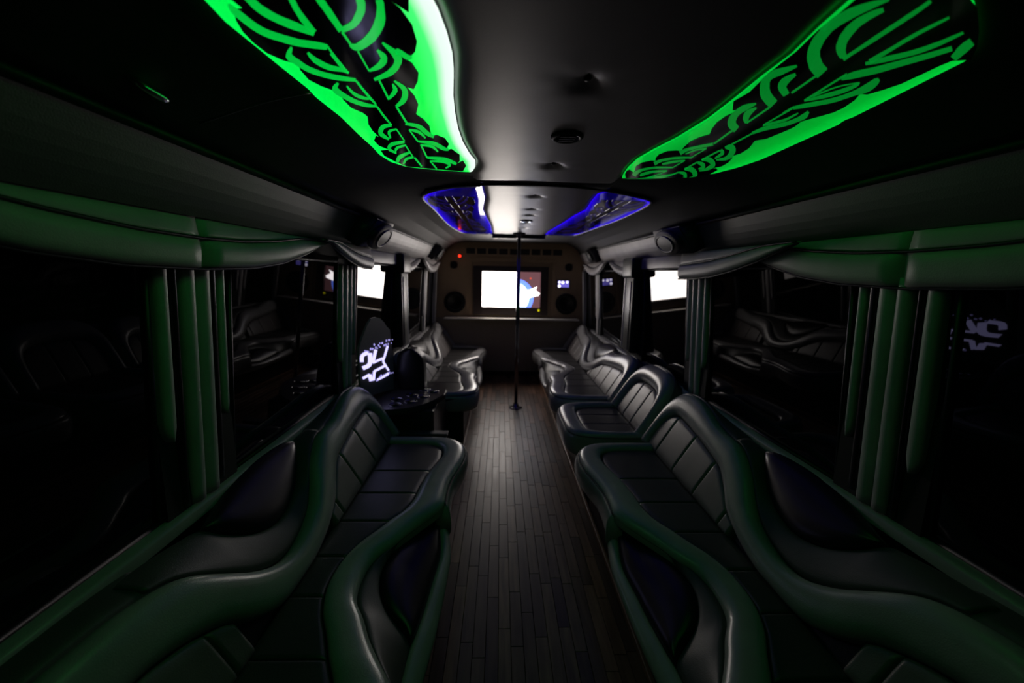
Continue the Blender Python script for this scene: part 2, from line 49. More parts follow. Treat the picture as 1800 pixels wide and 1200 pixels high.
RIBS_R= [([(0.402,0.705),(0.396,0.707),(0.389,0.711),(0.381,0.716),(0.374,0.721),(0.369,0.726),(0.364,0.732),(0.361,0.738),(0.358,0.745),(0.357,0.752),(0.357,0.759),(0.358,0.767),(0.359,0.776),(0.36,0.785),(0.362,0.795),(0.365,0.806),(0.368,0.817),(0.373,0.829),(0.379,0.841),(0.386,0.854),(0.394,0.867),(0.404,0.881),(0.415,0.895),(0.428,0.909),(0.441,0.924),(0.457,0.938),(0.472,0.95),(0.484,0.959),(0.491,0.965)],[(0.408,0.71),(0.405,0.715),(0.402,0.722),(0.398,0.731),(0.394,0.739),(0.392,0.746),(0.389,0.753),(0.388,0.76),(0.386,0.767),(0.385,0.773),(0.384,0.779),(0.384,0.786),(0.384,0.794),(0.387,0.803),(0.39,0.813),(0.394,0.824),(0.399,0.834),(0.404,0.844),(0.409,0.853),(0.415,0.862),(0.422,0.87),(0.428,0.878),(0.435,0.885),(0.442,0.892),(0.448,0.898),(0.454,0.904),(0.463,0.911),(0.474,0.919),(0.481,0.925)]),([(0.352,0.754),(0.352,0.757),(0.351,0.762),(0.351,0.767),(0.351,0.773),(0.352,0.778),(0.355,0.783),(0.357,0.788),(0.359,0.791)],[(0.356,0.756),(0.358,0.761),(0.362,0.769),(0.365,0.777),(0.368,0.783),(0.37,0.788),(0.371,0.792),(0.372,0.795),(0.373,0.798)]),([(0.415,0.728),(0.413,0.73),(0.409,0.732),(0.406,0.735),(0.403,0.739),(0.401,0.744),(0.399,0.75),(0.397,0.757),(0.397,0.765),(0.398,0.773),(0.4,0.783),(0.404,0.793),(0.408,0.804),(0.413,0.814),(0.42,0.825),(0.427,0.837),(0.436,0.848),(0.447,0.86),(0.459,0.871),(0.468,0.878),(0.474,0.883)],[(0.425,0.737),(0.424,0.739),(0.423,0.743),(0.422,0.748),(0.421,0.753),(0.42,0.759),(0.42,0.766),(0.42,0.774),(0.421,0.781),(0.424,0.79),(0.427,0.799),(0.431,0.809),(0.435,0.818),(0.439,0.826),(0.444,0.834),(0.45,0.841),(0.454,0.847),(0.459,0.853),(0.465,0.86),(0.473,0.867),(0.478,0.873)]),([(0.489,0.891),(0.488,0.888),(0.488,0.884),(0.487,0.879),(0.486,0.87),(0.486,0.858),(0.486,0.844),(0.486,0.828),(0.486,0.814),(0.485,0.801),(0.485,0.788),(0.484,0.775),(0.484,0.764),(0.483,0.754),(0.483,0.745),(0.482,0.737),(0.481,0.729),(0.48,0.723),(0.479,0.717),(0.478,0.713),(0.477,0.71)],[(0.475,0.88),(0.475,0.877),(0.475,0.875),(0.476,0.87),(0.475,0.862),(0.475,0.849),(0.474,0.834),(0.473,0.819),(0.472,0.804),(0.472,0.791),(0.471,0.778),(0.471,0.766),(0.471,0.755),(0.47,0.745),(0.47,0.737),(0.47,0.729),(0.47,0.722),(0.469,0.716),(0.469,0.711),(0.468,0.707),(0.468,0.704)]),([(0.477,0.952),(0.483,1.037)],[(0.484,0.958),(0.491,1.044)]),([(0.428,0.947),(0.426,0.95),(0.422,0.955),(0.42,0.961),(0.418,0.968),(0.418,0.975),(0.42,0.983),(0.424,0.995),(0.434,1.012),(0.448,1.029),(0.462,1.043),(0.474,1.054),(0.482,1.061)],[(0.437,0.956),(0.438,0.962),(0.44,0.972),(0.442,0.983),(0.445,0.992),(0.447,0.999),(0.45,1.005),(0.451,1.009),(0.451,1.008),(0.454,1.012),(0.463,1.022),(0.474,1.033),(0.482,1.042)]),([(0.407,0.914),(0.403,0.916),(0.396,0.92),(0.389,0.925),(0.383,0.929),(0.378,0.933),(0.373,0.938),(0.37,0.944),(0.368,0.953),(0.37,0.964),(0.375,0.978),(0.381,0.992),(0.388,1.005),(0.396,1.019),(0.407,1.036),(0.419,1.054),(0.434,1.073),(0.452,1.091),(0.469,1.108),(0.484,1.121),(0.494,1.13)],[(0.413,0.92),(0.412,0.926),(0.41,0.935),(0.407,0.945),(0.405,0.954),(0.401,0.961),(0.398,0.967),(0.396,0.972),(0.396,0.978),(0.398,0.984),(0.401,0.991),(0.406,0.999),(0.413,1.009),(0.419,1.019),(0.426,1.028),(0.433,1.037),(0.44,1.045),(0.448,1.053),(0.46,1.065),(0.474,1.077),(0.483,1.086)]),([(0.542,0.743),(0.541,0.75),(0.538,0.76),(0.536,0.772),(0.534,0.783),(0.533,0.794),(0.533,0.806),(0.533,0.818),(0.534,0.83),(0.534,0.844),(0.533,0.86),(0.533,0.874),(0.533,0.884)],[(0.548,0.747),(0.548,0.754),(0.547,0.766),(0.546,0.779),(0.545,0.791),(0.545,0.803),(0.545,0.814),(0.545,0.827),(0.546,0.839),(0.547,0.854),(0.548,0.871),(0.55,0.887),(0.551,0.898)]),([(0.545,0.904),(0.549,0.902),(0.555,0.899),(0.562,0.896),(0.569,0.891),(0.577,0.884),(0.587,0.876),(0.595,0.867),(0.603,0.859),(0.608,0.851),(0.612,0.842),(0.615,0.834),(0.617,0.825),(0.618,0.815),(0.619,0.804),(0.619,0.794),(0.619,0.787)],[(0.535,0.894),(0.538,0.891),(0.541,0.886),(0.546,0.881),(0.552,0.874),(0.559,0.867),(0.568,0.86),(0.578,0.852),(0.585,0.844),(0.59,0.837),(0.595,0.829),(0.598,0.821),(0.602,0.814),(0.605,0.805),(0.607,0.796),(0.61,0.787),(0.611,0.782)]),([(0.551,0.971),(0.554,0.969),(0.558,0.967),(0.564,0.964),(0.57,0.96),(0.576,0.955),(0.583,0.949),(0.591,0.942),(0.598,0.935),(0.604,0.927),(0.609,0.919),(0.615,0.91),(0.62,0.902),(0.626,0.894),(0.631,0.887),(0.637,0.879),(0.642,0.872),(0.647,0.863),(0.652,0.854),(0.656,0.847),(0.659,0.841)],[(0.54,0.96),(0.54,0.955),(0.54,0.949),(0.541,0.941),(0.544,0.934),(0.549,0.928),(0.556,0.922),(0.564,0.916),(0.571,0.91),(0.578,0.903),(0.584,0.896),(0.591,0.889),(0.597,0.882),(0.603,0.875),(0.609,0.868),(0.615,0.861),(0.621,0.855),(0.627,0.847),(0.633,0.839),(0.638,0.832),(0.641,0.827)]),([(0.646,0.801),(0.648,0.805),(0.649,0.811),(0.652,0.819),(0.656,0.827),(0.661,0.836),(0.668,0.845),(0.674,0.855),(0.678,0.861)],[(0.676,0.819),(0.679,0.824),(0.683,0.831),(0.688,0.84),(0.692,0.848),(0.695,0.855),(0.699,0.863),(0.702,0.871),(0.705,0.876)]),([(0.535,0.939),(0.543,1.072)],[(0.542,0.946),(0.551,1.08)]),([(0.551,1.085),(0.556,1.082),(0.562,1.078),(0.57,1.073),(0.577,1.068),(0.584,1.062),(0.59,1.055),(0.596,1.047),(0.601,1.039),(0.605,1.031),(0.607,1.022),(0.609,1.013),(0.609,1.006),(0.609,0.999),(0.608,0.994),(0.606,0.989),(0.605,0.986)],[(0.543,1.075),(0.546,1.071),(0.551,1.065),(0.556,1.058),(0.562,1.051),(0.567,1.043),(0.572,1.035),(0.577,1.027),(0.582,1.02),(0.586,1.012),(0.589,1.004),(0.592,0.997),(0.594,0.991),(0.595,0.987),(0.596,0.984),(0.596,0.981),(0.597,0.979)]),([(0.597,0.977),(0.591,0.98),(0.583,0.985),(0.574,0.991),(0.566,0.999),(0.559,1.01),(0.554,1.025),(0.549,1.04),(0.546,1.05)],[(0.602,0.982),(0.596,0.985),(0.587,0.989),(0.578,0.995),(0.57,1.003),(0.564,1.015),(0.56,1.031),(0.556,1.046),(0.553,1.057)]),([(0.558,1.134),(0.562,1.132),(0.568,1.129),(0.576,1.125),(0.584,1.119),(0.593,1.112),(0.604,1.104),(0.615,1.096),(0.624,1.086),(0.631,1.076),(0.635,1.064),(0.639,1.054),(0.643,1.044),(0.648,1.037),(0.652,1.031),(0.655,1.026),(0.657,1.018),(0.655,1.009),(0.652,0.999),(0.648,0.99),(0.644,0.982),(0.639,0.974),(0.633,0.966),(0.628,0.962),(0.625,0.959)],[(0.546,1.119),(0.548,1.115),(0.552,1.109),(0.557,1.103),(0.564,1.095),(0.573,1.088),(0.583,1.08),(0.594,1.072),(0.602,1.063),(0.609,1.053),(0.614,1.043),(0.618,1.032),(0.62,1.022),(0.621,1.013),(0.621,1.003),(0.62,0.994),(0.619,0.987),(0.618,0.979),(0.617,0.972),(0.616,0.966),(0.615,0.961),(0.616,0.959),(0.617,0.958),(0.618,0.956),(0.618,0.955)]),([(0.545,1.115),(0.546,1.157)],[(0.553,1.123),(0.554,1.165)]),([(0.456,1.128),(0.453,1.13),(0.45,1.135),(0.446,1.14),(0.445,1.149),(0.446,1.159),(0.45,1.172),(0.456,1.185),(0.463,1.199),(0.472,1.214),(0.482,1.226),(0.489,1.235),(0.494,1.24)],[(0.462,1.135),(0.464,1.143),(0.466,1.154),(0.469,1.166),(0.472,1.176),(0.474,1.183),(0.477,1.191),(0.48,1.199),(0.483,1.204),(0.485,1.209),(0.489,1.216),(0.494,1.225),(0.498,1.232)]),([(0.501,1.242),(0.494,1.128)],[(0.493,1.233),(0.486,1.121)]),([(0.439,1.102),(0.435,1.104),(0.428,1.107),(0.422,1.111),(0.417,1.117),(0.415,1.124),(0.414,1.132),(0.415,1.141),(0.415,1.151),(0.416,1.162),(0.418,1.174),(0.421,1.187),(0.425,1.201),(0.431,1.215),(0.438,1.231),(0.448,1.249),(0.461,1.269),(0.476,1.287),(0.489,1.3),(0.499,1.31),(0.506,1.316)],[(0.445,1.11),(0.445,1.117),(0.444,1.127),(0.443,1.139),(0.443,1.149),(0.442,1.156),(0.441,1.163),(0.441,1.17),(0.442,1.178),(0.444,1.189),(0.448,1.201),(0.453,1.213),(0.457,1.222),(0.461,1.23),(0.464,1.235),(0.466,1.238),(0.466,1.239),(0.469,1.242),(0.477,1.25),(0.485,1.26),(0.492,1.267)]),([(0.486,1.294),(0.496,1.42)],[(0.496,1.305),(0.506,1.434)]),([(0.492,1.418),(0.487,1.423),(0.479,1.431),(0.47,1.439),(0.462,1.448),(0.455,1.456),(0.448,1.464),(0.441,1.472),(0.435,1.482),(0.431,1.492),(0.428,1.504),(0.425,1.514),(0.424,1.521)],[(0.509,1.447),(0.503,1.452),(0.495,1.459),(0.486,1.467),(0.478,1.475),(0.47,1.483),(0.463,1.492),(0.457,1.501),(0.452,1.511),(0.45,1.524),(0.45,1.54),(0.45,1.554),(0.451,1.565)]),([(0.498,1.471),(0.492,1.474),(0.485,1.478),(0.477,1.483),(0.47,1.491),(0.466,1.503),(0.462,1.518),(0.459,1.533),(0.457,1.544)],[(0.506,1.488),(0.501,1.491),(0.494,1.495),(0.486,1.5),(0.479,1.507),(0.475,1.518),(0.47,1.532),(0.467,1.546),(0.465,1.556)]),([(0.499,1.475),(0.498,1.586)],[(0.505,1.484),(0.504,1.597)]),([(0.497,1.583),(0.487,1.584),(0.473,1.584),(0.457,1.586),(0.443,1.59),(0.431,1.596),(0.42,1.605),(0.411,1.614),(0.402,1.624),(0.396,1.635),(0.392,1.647),(0.389,1.658),(0.387,1.666)],[(0.505,1.6),(0.496,1.602),(0.483,1.606),(0.468,1.611),(0.455,1.617),(0.444,1.624),(0.434,1.634),(0.424,1.644),(0.417,1.656),(0.414,1.67),(0.412,1.686),(0.412,1.702),(0.412,1.714)]),([(0.492,1.624),(0.485,1.626),(0.474,1.629),(0.463,1.633),(0.453,1.64),(0.445,1.649),(0.438,1.661),(0.431,1.673),(0.427,1.681)],[(0.499,1.639),(0.494,1.644),(0.485,1.652),(0.476,1.662),(0.468,1.671),(0.459,1.68),(0.451,1.69),(0.443,1.699),(0.438,1.705)]),([(0.492,1.626),(0.49,1.732)],[(0.499,1.637),(0.497,1.744)]),([(0.489,1.728),(0.477,1.728),(0.46,1.727),(0.442,1.728),(0.426,1.73),(0.413,1.736),(0.401,1.744),(0.391,1.753),(0.382,1.763),(0.375,1.774),(0.37,1.786),(0.366,1.799),(0.364,1.813),(0.363,1.83),(0.365,1.849),(0.368,1.863),(0.369,1.872)],[(0.498,1.748),(0.486,1.75),(0.47,1.751),(0.452,1.754),(0.437,1.759),(0.425,1.766),(0.414,1.775),(0.404,1.786),(0.397,1.798),(0.392,1.813),(0.39,1.831),(0.39,1.85),(0.39,1.866),(0.391,1.878),(0.393,1.888),(0.395,1.899),(0.397,1.909)]),([(0.486,1.779),(0.476,1.782),(0.46,1.785),(0.444,1.79),(0.431,1.797),(0.421,1.807),(0.413,1.821),(0.407,1.835),(0.402,1.848),(0.402,1.861),(0.405,1.878),(0.409,1.89),(0.411,1.893)],[(0.494,1.798),(0.485,1.804),(0.472,1.813),(0.457,1.823),(0.446,1.834),(0.438,1.848),(0.431,1.864),(0.426,1.88),(0.422,1.891),(0.42,1.897),(0.419,1.894),(0.418,1.893),(0.419,1.898)]),([(0.486,1.78),(0.472,1.924)],[(0.495,1.797),(0.483,1.946)]),([(0.459,1.954),(0.516,1.944)],[(0.453,1.94),(0.511,1.929)]),([(0.558,1.259),(0.562,1.254),(0.568,1.248),(0.574,1.24),(0.58,1.234),(0.584,1.23),(0.588,1.226),(0.591,1.221),(0.594,1.214),(0.594,1.201),(0.594,1.186),(0.593,1.171),(0.592,1.161)],[(0.551,1.249),(0.554,1.243),(0.558,1.234),(0.563,1.225),(0.567,1.218),(0.571,1.213),(0.575,1.209),(0.578,1.205),(0.581,1.199),(0.583,1.189),(0.584,1.175),(0.585,1.163),(0.586,1.155)]),([(0.557,1.254),(0.556,1.135)],[(0.55,1.246),(0.549,1.128)]),([(0.561,1.318),(0.557,1.426)],[(0.569,1.328),(0.566,1.438)]),([(0.564,1.474),(0.57,1.478),(0.58,1.484),(0.589,1.491),(0.593,1.496),(0.591,1.495),(0.59,1.492),(0.589,1.49),(0.592,1.494),(0.598,1.508),(0.607,1.528),(0.614,1.548),(0.618,1.564),(0.618,1.577),(0.613,1.589),(0.607,1.599),(0.603,1.606)],[(0.552,1.454),(0.553,1.447),(0.553,1.437),(0.556,1.429),(0.564,1.429),(0.578,1.442),(0.594,1.463),(0.61,1.488),(0.622,1.512),(0.631,1.535),(0.64,1.56),(0.647,1.586),(0.648,1.606),(0.642,1.616),(0.631,1.619),(0.619,1.62),(0.611,1.621)]),([(0.561,1.503),(0.566,1.51),(0.573,1.518),(0.576,1.521),(0.574,1.518),(0.578,1.53),(0.582,1.552),(0.585,1.574),(0.588,1.589)],[(0.555,1.479),(0.56,1.484),(0.568,1.493),(0.582,1.511),(0.596,1.539),(0.599,1.558),(0.599,1.575),(0.598,1.591),(0.597,1.601)]),([(0.554,1.49),(0.549,1.611)],[(0.564,1.503),(0.559,1.626)]),([(0.559,1.629),(0.566,1.631),(0.575,1.634),(0.586,1.639),(0.593,1.646),(0.601,1.654),(0.61,1.666),(0.617,1.676),(0.617,1.673),(0.618,1.676),(0.622,1.691),(0.625,1.709),(0.627,1.725),(0.627,1.739),(0.624,1.752),(0.62,1.762),(0.618,1.77)],[(0.546,1.604),(0.549,1.598),(0.553,1.591),(0.56,1.585),(0.57,1.587),(0.585,1.6),(0.602,1.621),(0.621,1.648),(0.642,1.686),(0.653,1.718),(0.655,1.738),(0.655,1.753),(0.652,1.766),(0.647,1.775),(0.64,1.781),(0.632,1.785),(0.627,1.788)]),([(0.558,1.665),(0.566,1.673),(0.578,1.686),(0.589,1.699),(0.596,1.708),(0.597,1.71),(0.599,1.71),(0.599,1.71),(0.6,1.71),(0.602,1.716),(0.602,1.726),(0.6,1.735),(0.6,1.741)],[(0.549,1.64),(0.554,1.642),(0.562,1.645),(0.572,1.65),(0.583,1.66),(0.596,1.678),(0.608,1.699),(0.618,1.722),(0.624,1.741),(0.622,1.75),(0.618,1.754),(0.612,1.756),(0.609,1.758)]),([(0.547,1.645),(0.548,1.754)],[(0.557,1.66),(0.558,1.772)]),([(0.558,1.773),(0.566,1.778),(0.578,1.785),(0.59,1.793),(0.599,1.802),(0.604,1.809),(0.611,1.82),(0.62,1.835),(0.627,1.847),(0.629,1.851),(0.632,1.857),(0.637,1.867),(0.641,1.877)],[(0.542,1.737),(0.547,1.734),(0.554,1.73),(0.563,1.727),(0.575,1.733),(0.592,1.752),(0.609,1.777),(0.624,1.802),(0.637,1.825),(0.65,1.852),(0.659,1.875),(0.664,1.889),(0.667,1.897)]),([(0.553,1.823),(0.561,1.829),(0.572,1.838),(0.584,1.849),(0.591,1.857),(0.591,1.858),(0.595,1.868),(0.603,1.885),(0.609,1.899)],[(0.544,1.801),(0.549,1.8),(0.557,1.799),(0.566,1.8),(0.579,1.81),(0.597,1.838),(0.61,1.866),(0.62,1.888),(0.625,1.901)]),([(0.543,1.802),(0.534,1.926)],[(0.554,1.821),(0.546,1.949)]),([(0.57,1.328),(0.573,1.32),(0.577,1.31),(0.583,1.298),(0.589,1.288),(0.596,1.279),(0.605,1.27),(0.614,1.261),(0.62,1.252),(0.625,1.243),(0.627,1.234),(0.629,1.226),(0.631,1.218),(0.633,1.211),(0.634,1.205),(0.635,1.198),(0.634,1.189),(0.63,1.178),(0.623,1.166),(0.617,1.156),(0.613,1.149)],[(0.556,1.31),(0.557,1.3),(0.559,1.286),(0.561,1.271),(0.566,1.258),(0.573,1.247),(0.582,1.239),(0.591,1.231),(0.597,1.223),(0.602,1.215),(0.604,1.208),(0.606,1.2),(0.607,1.192),(0.608,1.184),(0.607,1.176),(0.606,1.168),(0.605,1.162),(0.605,1.157),(0.604,1.151),(0.602,1.145),(0.601,1.141)])]
# ------------------------------------------------------------------ materials
def nmat(name):
    m = bpy.data.materials.new(name)
    m.use_nodes = True
    nt = m.node_tree
    return m, nt, nt.nodes['Principled BSDF']

def leather(name, c, rough=0.38, scale=260.0, bump=0.12, var=0.25, spec=0.5):
    m, nt, b = nmat(name)
    tc = nt.nodes.new('ShaderNodeTexCoord')
    v = nt.nodes.new('ShaderNodeTexVoronoi'); v.inputs['Scale'].default_value = scale
    n = nt.nodes.new('ShaderNodeTexNoise'); n.inputs['Scale'].default_value = 5.0; n.inputs['Detail'].default_value = 4.0
    nt.links.new(tc.outputs['Object'], v.inputs['Vector']); nt.links.new(tc.outputs['Object'], n.inputs['Vector'])
    r = nt.nodes.new('ShaderNodeValToRGB')
    k = 1.0 - var
    r.color_ramp.elements[0].position = 0.3; r.color_ramp.elements[1].position = 0.7
    r.color_ramp.elements[0].color = (c[0]*k, c[1]*k, c[2]*k, 1); r.color_ramp.elements[1].color = (c[0], c[1], c[2], 1)
    nt.links.new(n.outputs['Fac'], r.inputs['Fac']); nt.links.new(r.outputs['Color'], b.inputs['Base Color'])
    bp = nt.nodes.new('ShaderNodeBump'); bp.inputs['Strength'].default_value = bump; bp.inputs['Distance'].default_value = 0.002
    nt.links.new(v.outputs['Distance'], bp.inputs['Height']); nt.links.new(bp.outputs['Normal'], b.inputs['Normal'])
    b.inputs['Roughness'].default_value = rough
    b.inputs['Specular IOR Level'].default_value = spec
    return m

def plain(name, c, rough=0.5, metal=0.0, spec=0.5, noise=0.15, nscale=12.0):
    m, nt, b = nmat(name)
    tc = nt.nodes.new('ShaderNodeTexCoord')
    n = nt.nodes.new('ShaderNodeTexNoise'); n.inputs['Scale'].default_value = nscale; n.inputs['Detail'].default_value = 5.0
    nt.links.new(tc.outputs['Object'], n.inputs['Vector'])
    r = nt.nodes.new('ShaderNodeValToRGB'); k = 1.0 - noise
    r.color_ramp.elements[0].color = (c[0]*k, c[1]*k, c[2]*k, 1); r.color_ramp.elements[1].color = (c[0], c[1], c[2], 1)
    nt.links.new(n.outputs['Fac'], r.inputs['Fac']); nt.links.new(r.outputs['Color'], b.inputs['Base Color'])
    b.inputs['Roughness'].default_value = rough; b.inputs['Metallic'].default_value = metal
    b.inputs['Specular IOR Level'].default_value = spec
    return m

def glow(name, c, s, base=(0.02, 0.02, 0.02), rough=0.12):
    m, nt, b = nmat(name)
    b.inputs['Base Color'].default_value = (*base, 1)
    b.inputs['Roughness'].default_value = rough
    b.inputs['Emission Color'].default_value = (*c, 1)
    b.inputs['Emission Strength'].default_value = s
    return m

def lit_panel(name, stops, strength, rough=0.1):
    # backlit acrylic: lamp strips run behind its edges, UV.x goes from the outer edge (0) to the inner edge (1)
    m, nt, b = nmat(name)
    uv = nt.nodes.new('ShaderNodeUVMap'); uv.uv_map = 'UVMap'
    sep = nt.nodes.new('ShaderNodeSeparateXYZ'); nt.links.new(uv.outputs['UV'], sep.inputs['Vector'])
    r = nt.nodes.new('ShaderNodeValToRGB')
    els = r.color_ramp.elements
    while len(els) < len(stops): els.new(0.5)
    for e, (p, c) in zip(els, stops):
        e.position = p; e.color = (*c, 1)
    nt.links.new(sep.outputs['X'], r.inputs['Fac'])
    nt.links.new(r.outputs['Color'], b.inputs['Emission Color'])
    b.inputs['Emission Strength'].default_value = strength
    b.inputs['Base Color'].default_value = (0.02, 0.03, 0.02, 1)
    b.inputs['Roughness'].default_value = rough
    return m

def wood(name, c):
    m, nt, b = nmat(name)
    tc = nt.nodes.new('ShaderNodeTexCoord'); oi = nt.nodes.new('ShaderNodeObjectInfo')
    mp = nt.nodes.new('ShaderNodeMapping'); mp.inputs['Scale'].default_value = (26, 2.2, 26)
    ad = nt.nodes.new('ShaderNodeVectorMath'); ad.operation = 'ADD'
    nt.links.new(tc.outputs['Object'], ad.inputs[0])
    cm = nt.nodes.new('ShaderNodeCombineXYZ')
    ml = nt.nodes.new('ShaderNodeMath'); ml.operation = 'MULTIPLY'; ml.inputs[1].default_value = 40.0
    nt.links.new(oi.outputs['Random'], ml.inputs[0]); nt.links.new(ml.outputs[0], cm.inputs['X']); nt.links.new(ml.outputs[0], cm.inputs['Y'])
    nt.links.new(cm.outputs[0], ad.inputs[1]); nt.links.new(ad.outputs[0], mp.inputs['Vector'])
    n = nt.nodes.new('ShaderNodeTexNoise'); n.inputs['Scale'].default_value = 1.6; n.inputs['Detail'].default_value = 7.0
    nt.links.new(mp.outputs[0], n.inputs['Vector'])
    r = nt.nodes.new('ShaderNodeValToRGB')
    r.color_ramp.elements[0].position = 0.3; r.color_ramp.elements[1].position = 0.72
    r.color_ramp.elements[0].color = (c[0]*.45, c[1]*.42, c[2]*.4, 1); r.color_ramp.elements[1].color = (*c, 1)
    nt.links.new(n.outputs['Fac'], r.inputs['Fac'])
    hs = nt.nodes.new('ShaderNodeHueSaturation')
    mr = nt.nodes.new('ShaderNodeMapRange'); mr.inputs['To Min'].default_value = 0.35; mr.inputs['To Max'].default_value = 1.5
    nt.links.new(oi.outputs['Random'], mr.inputs['Value']); nt.links.new(mr.outputs[0], hs.inputs['Value'])
    nt.links.new(r.outputs['Color'], hs.inputs['Color']); nt.links.new(hs.outputs['Color'], b.inputs['Base Color'])
    mr2 = nt.nodes.new('ShaderNodeMapRange'); mr2.inputs['To Min'].default_value = 0.28; mr2.inputs['To Max'].default_value = 0.5
    nt.links.new(n.outputs['Fac'], mr2.inputs['Value']); nt.links.new(mr2.outputs[0], b.inputs['Roughness'])
    return m

M = {
 'roll': leather('grey_leather', (0.40, 0.39, 0.388), 0.27, spec=0.75),
 'pad': leather('pillar_pad_leather', (0.55, 0.53, 0.53), 0.42),
 'insert': leather('taupe_leather', (0.19, 0.168, 0.163), 0.36, spec=0.6),
 'seat': leather('charcoal_leather', (0.060, 0.056, 0.056), 0.36),
 'band': leather('dark_grey_leather', (0.075, 0.073, 0.073), 0.46),
 'leaf': leather('black_plum_leather', (0.012, 0.008, 0.013), 0.30, bump=0.06),
 'ceil': leather('black_ceiling_leather', (0.10, 0.088, 0.085), 0.37, bump=0.05, spec=0.65),
 'ceilside': leather('black_side_leather', (0.035, 0.034, 0.035), 0.5, bump=0.08),
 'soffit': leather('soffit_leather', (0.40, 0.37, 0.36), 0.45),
 'soffitshade': leather('shaded_soffit_leather', (0.11, 0.107, 0.107), 0.5),  # soffit leather darkened in its colour to stand for the speaker's shadow
 'valance': leather('valance_leather', (0.47, 0.44, 0.435), 0.42),
 'black': leather('black_leather', (0.012, 0.012, 0.013), 0.4),
 'pipe': plain('black_piping', (0.006, 0.006, 0.007), 0.4),
 'rim': leather('pale_piping', (0.45, 0.43, 0.42), 0.35),
 'glass': plain('tinted_glass', (0.004, 0.004, 0.0045), 0.015, spec=0.35, noise=0.0),
 'frame': plain('black_rubber', (0.008, 0.008, 0.008), 0.45),
 'wallk': plain('black_carpet', (0.010, 0.010, 0.011), 0.8),
 'plinth': plain('dark_plinth', (0.035, 0.022, 0.018), 0.55),
 'wood': wood('dark_plank', (0.20, 0.108, 0.07)),
 'sub': plain('floor_underlay', (0.008, 0.006, 0.005), 0.8),
 'tan': plain('tan_vinyl', (0.58, 0.41, 0.245), 0.55),
 'taupe': plain('taupe_vinyl', (0.42, 0.34, 0.26), 0.45),
 'tvframe': plain('tv_surround', (0.06, 0.042, 0.038), 0.4),
 'ledge': plain('white_ledge', (0.8, 0.74, 0.68), 0.3),
 'chrome': plain('chrome', (0.75, 0.75, 0.78), 0.12, 1.0, noise=0.0),
 'dkchrome': plain('dark_chrome', (0.28, 0.28, 0.31), 0.16, 1.0, noise=0.0),
 'mesh': plain('speaker_mesh', (0.012, 0.012, 0.012), 0.5, nscale=400),
 'spk': plain('speaker_shell', (0.05, 0.047, 0.05), 0.4),
 'overlay': plain('black_vinyl_art', (0.003, 0.003, 0.003), 0.09, noise=0.0),
 'skirting': plain('brown_skirting', (0.26, 0.125, 0.07), 0.45),
 'acryl': plain('smoked_acrylic', (0.34, 0.29, 0.27), 0.35),
 'counter': plain('dark_counter', (0.05, 0.042, 0.045), 0.28),
}

# ------------------------------------------------------------------ mesh helpers
def set_parent(o, parent):
    if parent is None: return
    o.parent = parent
    if parent.type == 'EMPTY': o.matrix_parent_inverse = Matrix.Translation(-parent.location)

def link_mesh(name, verts, faces, mat, parent=None, smooth=True, recalc=True, uvs=None):
    me = bpy.data.meshes.new(name)
    me.from_pydata([tuple(v) for v in verts], [], faces)
    if recalc:
        bm = bmesh.new(); bm.from_mesh(me)
        bmesh.ops.recalc_face_normals(bm, faces=bm.faces); bm.to_mesh(me); bm.free()
    if uvs:
        ul = me.uv_layers.new(name='UVMap')
        for lp in me.loops: ul.data[lp.index].uv = uvs[lp.vertex_index]
    if smooth:
        for p in me.polygons: p.use_smooth = True
    me.materials.append(mat)
    o = bpy.data.objects.new(name, me)
    col.objects.link(o)
    set_parent(o, parent)
    return o

def bm_obj(name, bm, mat, parent=None, smooth=False):
    me = bpy.data.meshes.new(name)
    bmesh.ops.recalc_face_normals(bm, faces=bm.faces)
    bm.to_mesh(me); bm.free()
    if smooth:
        for p in me.polygons: p.use_smooth = True
    me.materials.append(mat)
    o = bpy.data.objects.new(name, me); col.objects.link(o)
    set_parent(o, parent)
    return o

def tag(o, label, cat=None, group=None, kind=None):
    o['label'] = label
    if cat: o['category'] = cat
    if group: o['group'] = group
    if kind: o['kind'] = kind
    return o

def thing(name, label, cat, group=None, kind=None, loc=(0, 0, 0)):
    o = bpy.data.objects.new(name, None); col.objects.link(o); o.location = loc
    o.empty_display_size = 0.05
    return tag(o, label, cat, group, kind)

def add_box(bm, x0, x1, y0, y1, z0, z1, bev=0.0, seg=2):
    m = Matrix.Translation(((x0+x1)/2, (y0+y1)/2, (z0+z1)/2)) @ Matrix.Diagonal((abs(x1-x0), abs(y1-y0), abs(z1-z0), 1))
    r = bmesh.ops.create_cube(bm, size=1.0, matrix=m)
    if bev > 0:
        es = {e for v in r['verts'] for e in v.link_edges}
        bmesh.ops.bevel(bm, geom=list(es), offset=bev, segments=seg, affect='EDGES', profile=0.5)

def box(name, x0, x1, y0, y1, z0, z1, mat, parent=None, bev=0.0, seg=2, smooth=False):
    bm = bmesh.new(); add_box(bm, x0, x1, y0, y1, z0, z1, bev, seg)
    return bm_obj(name, bm, mat, parent, smooth)

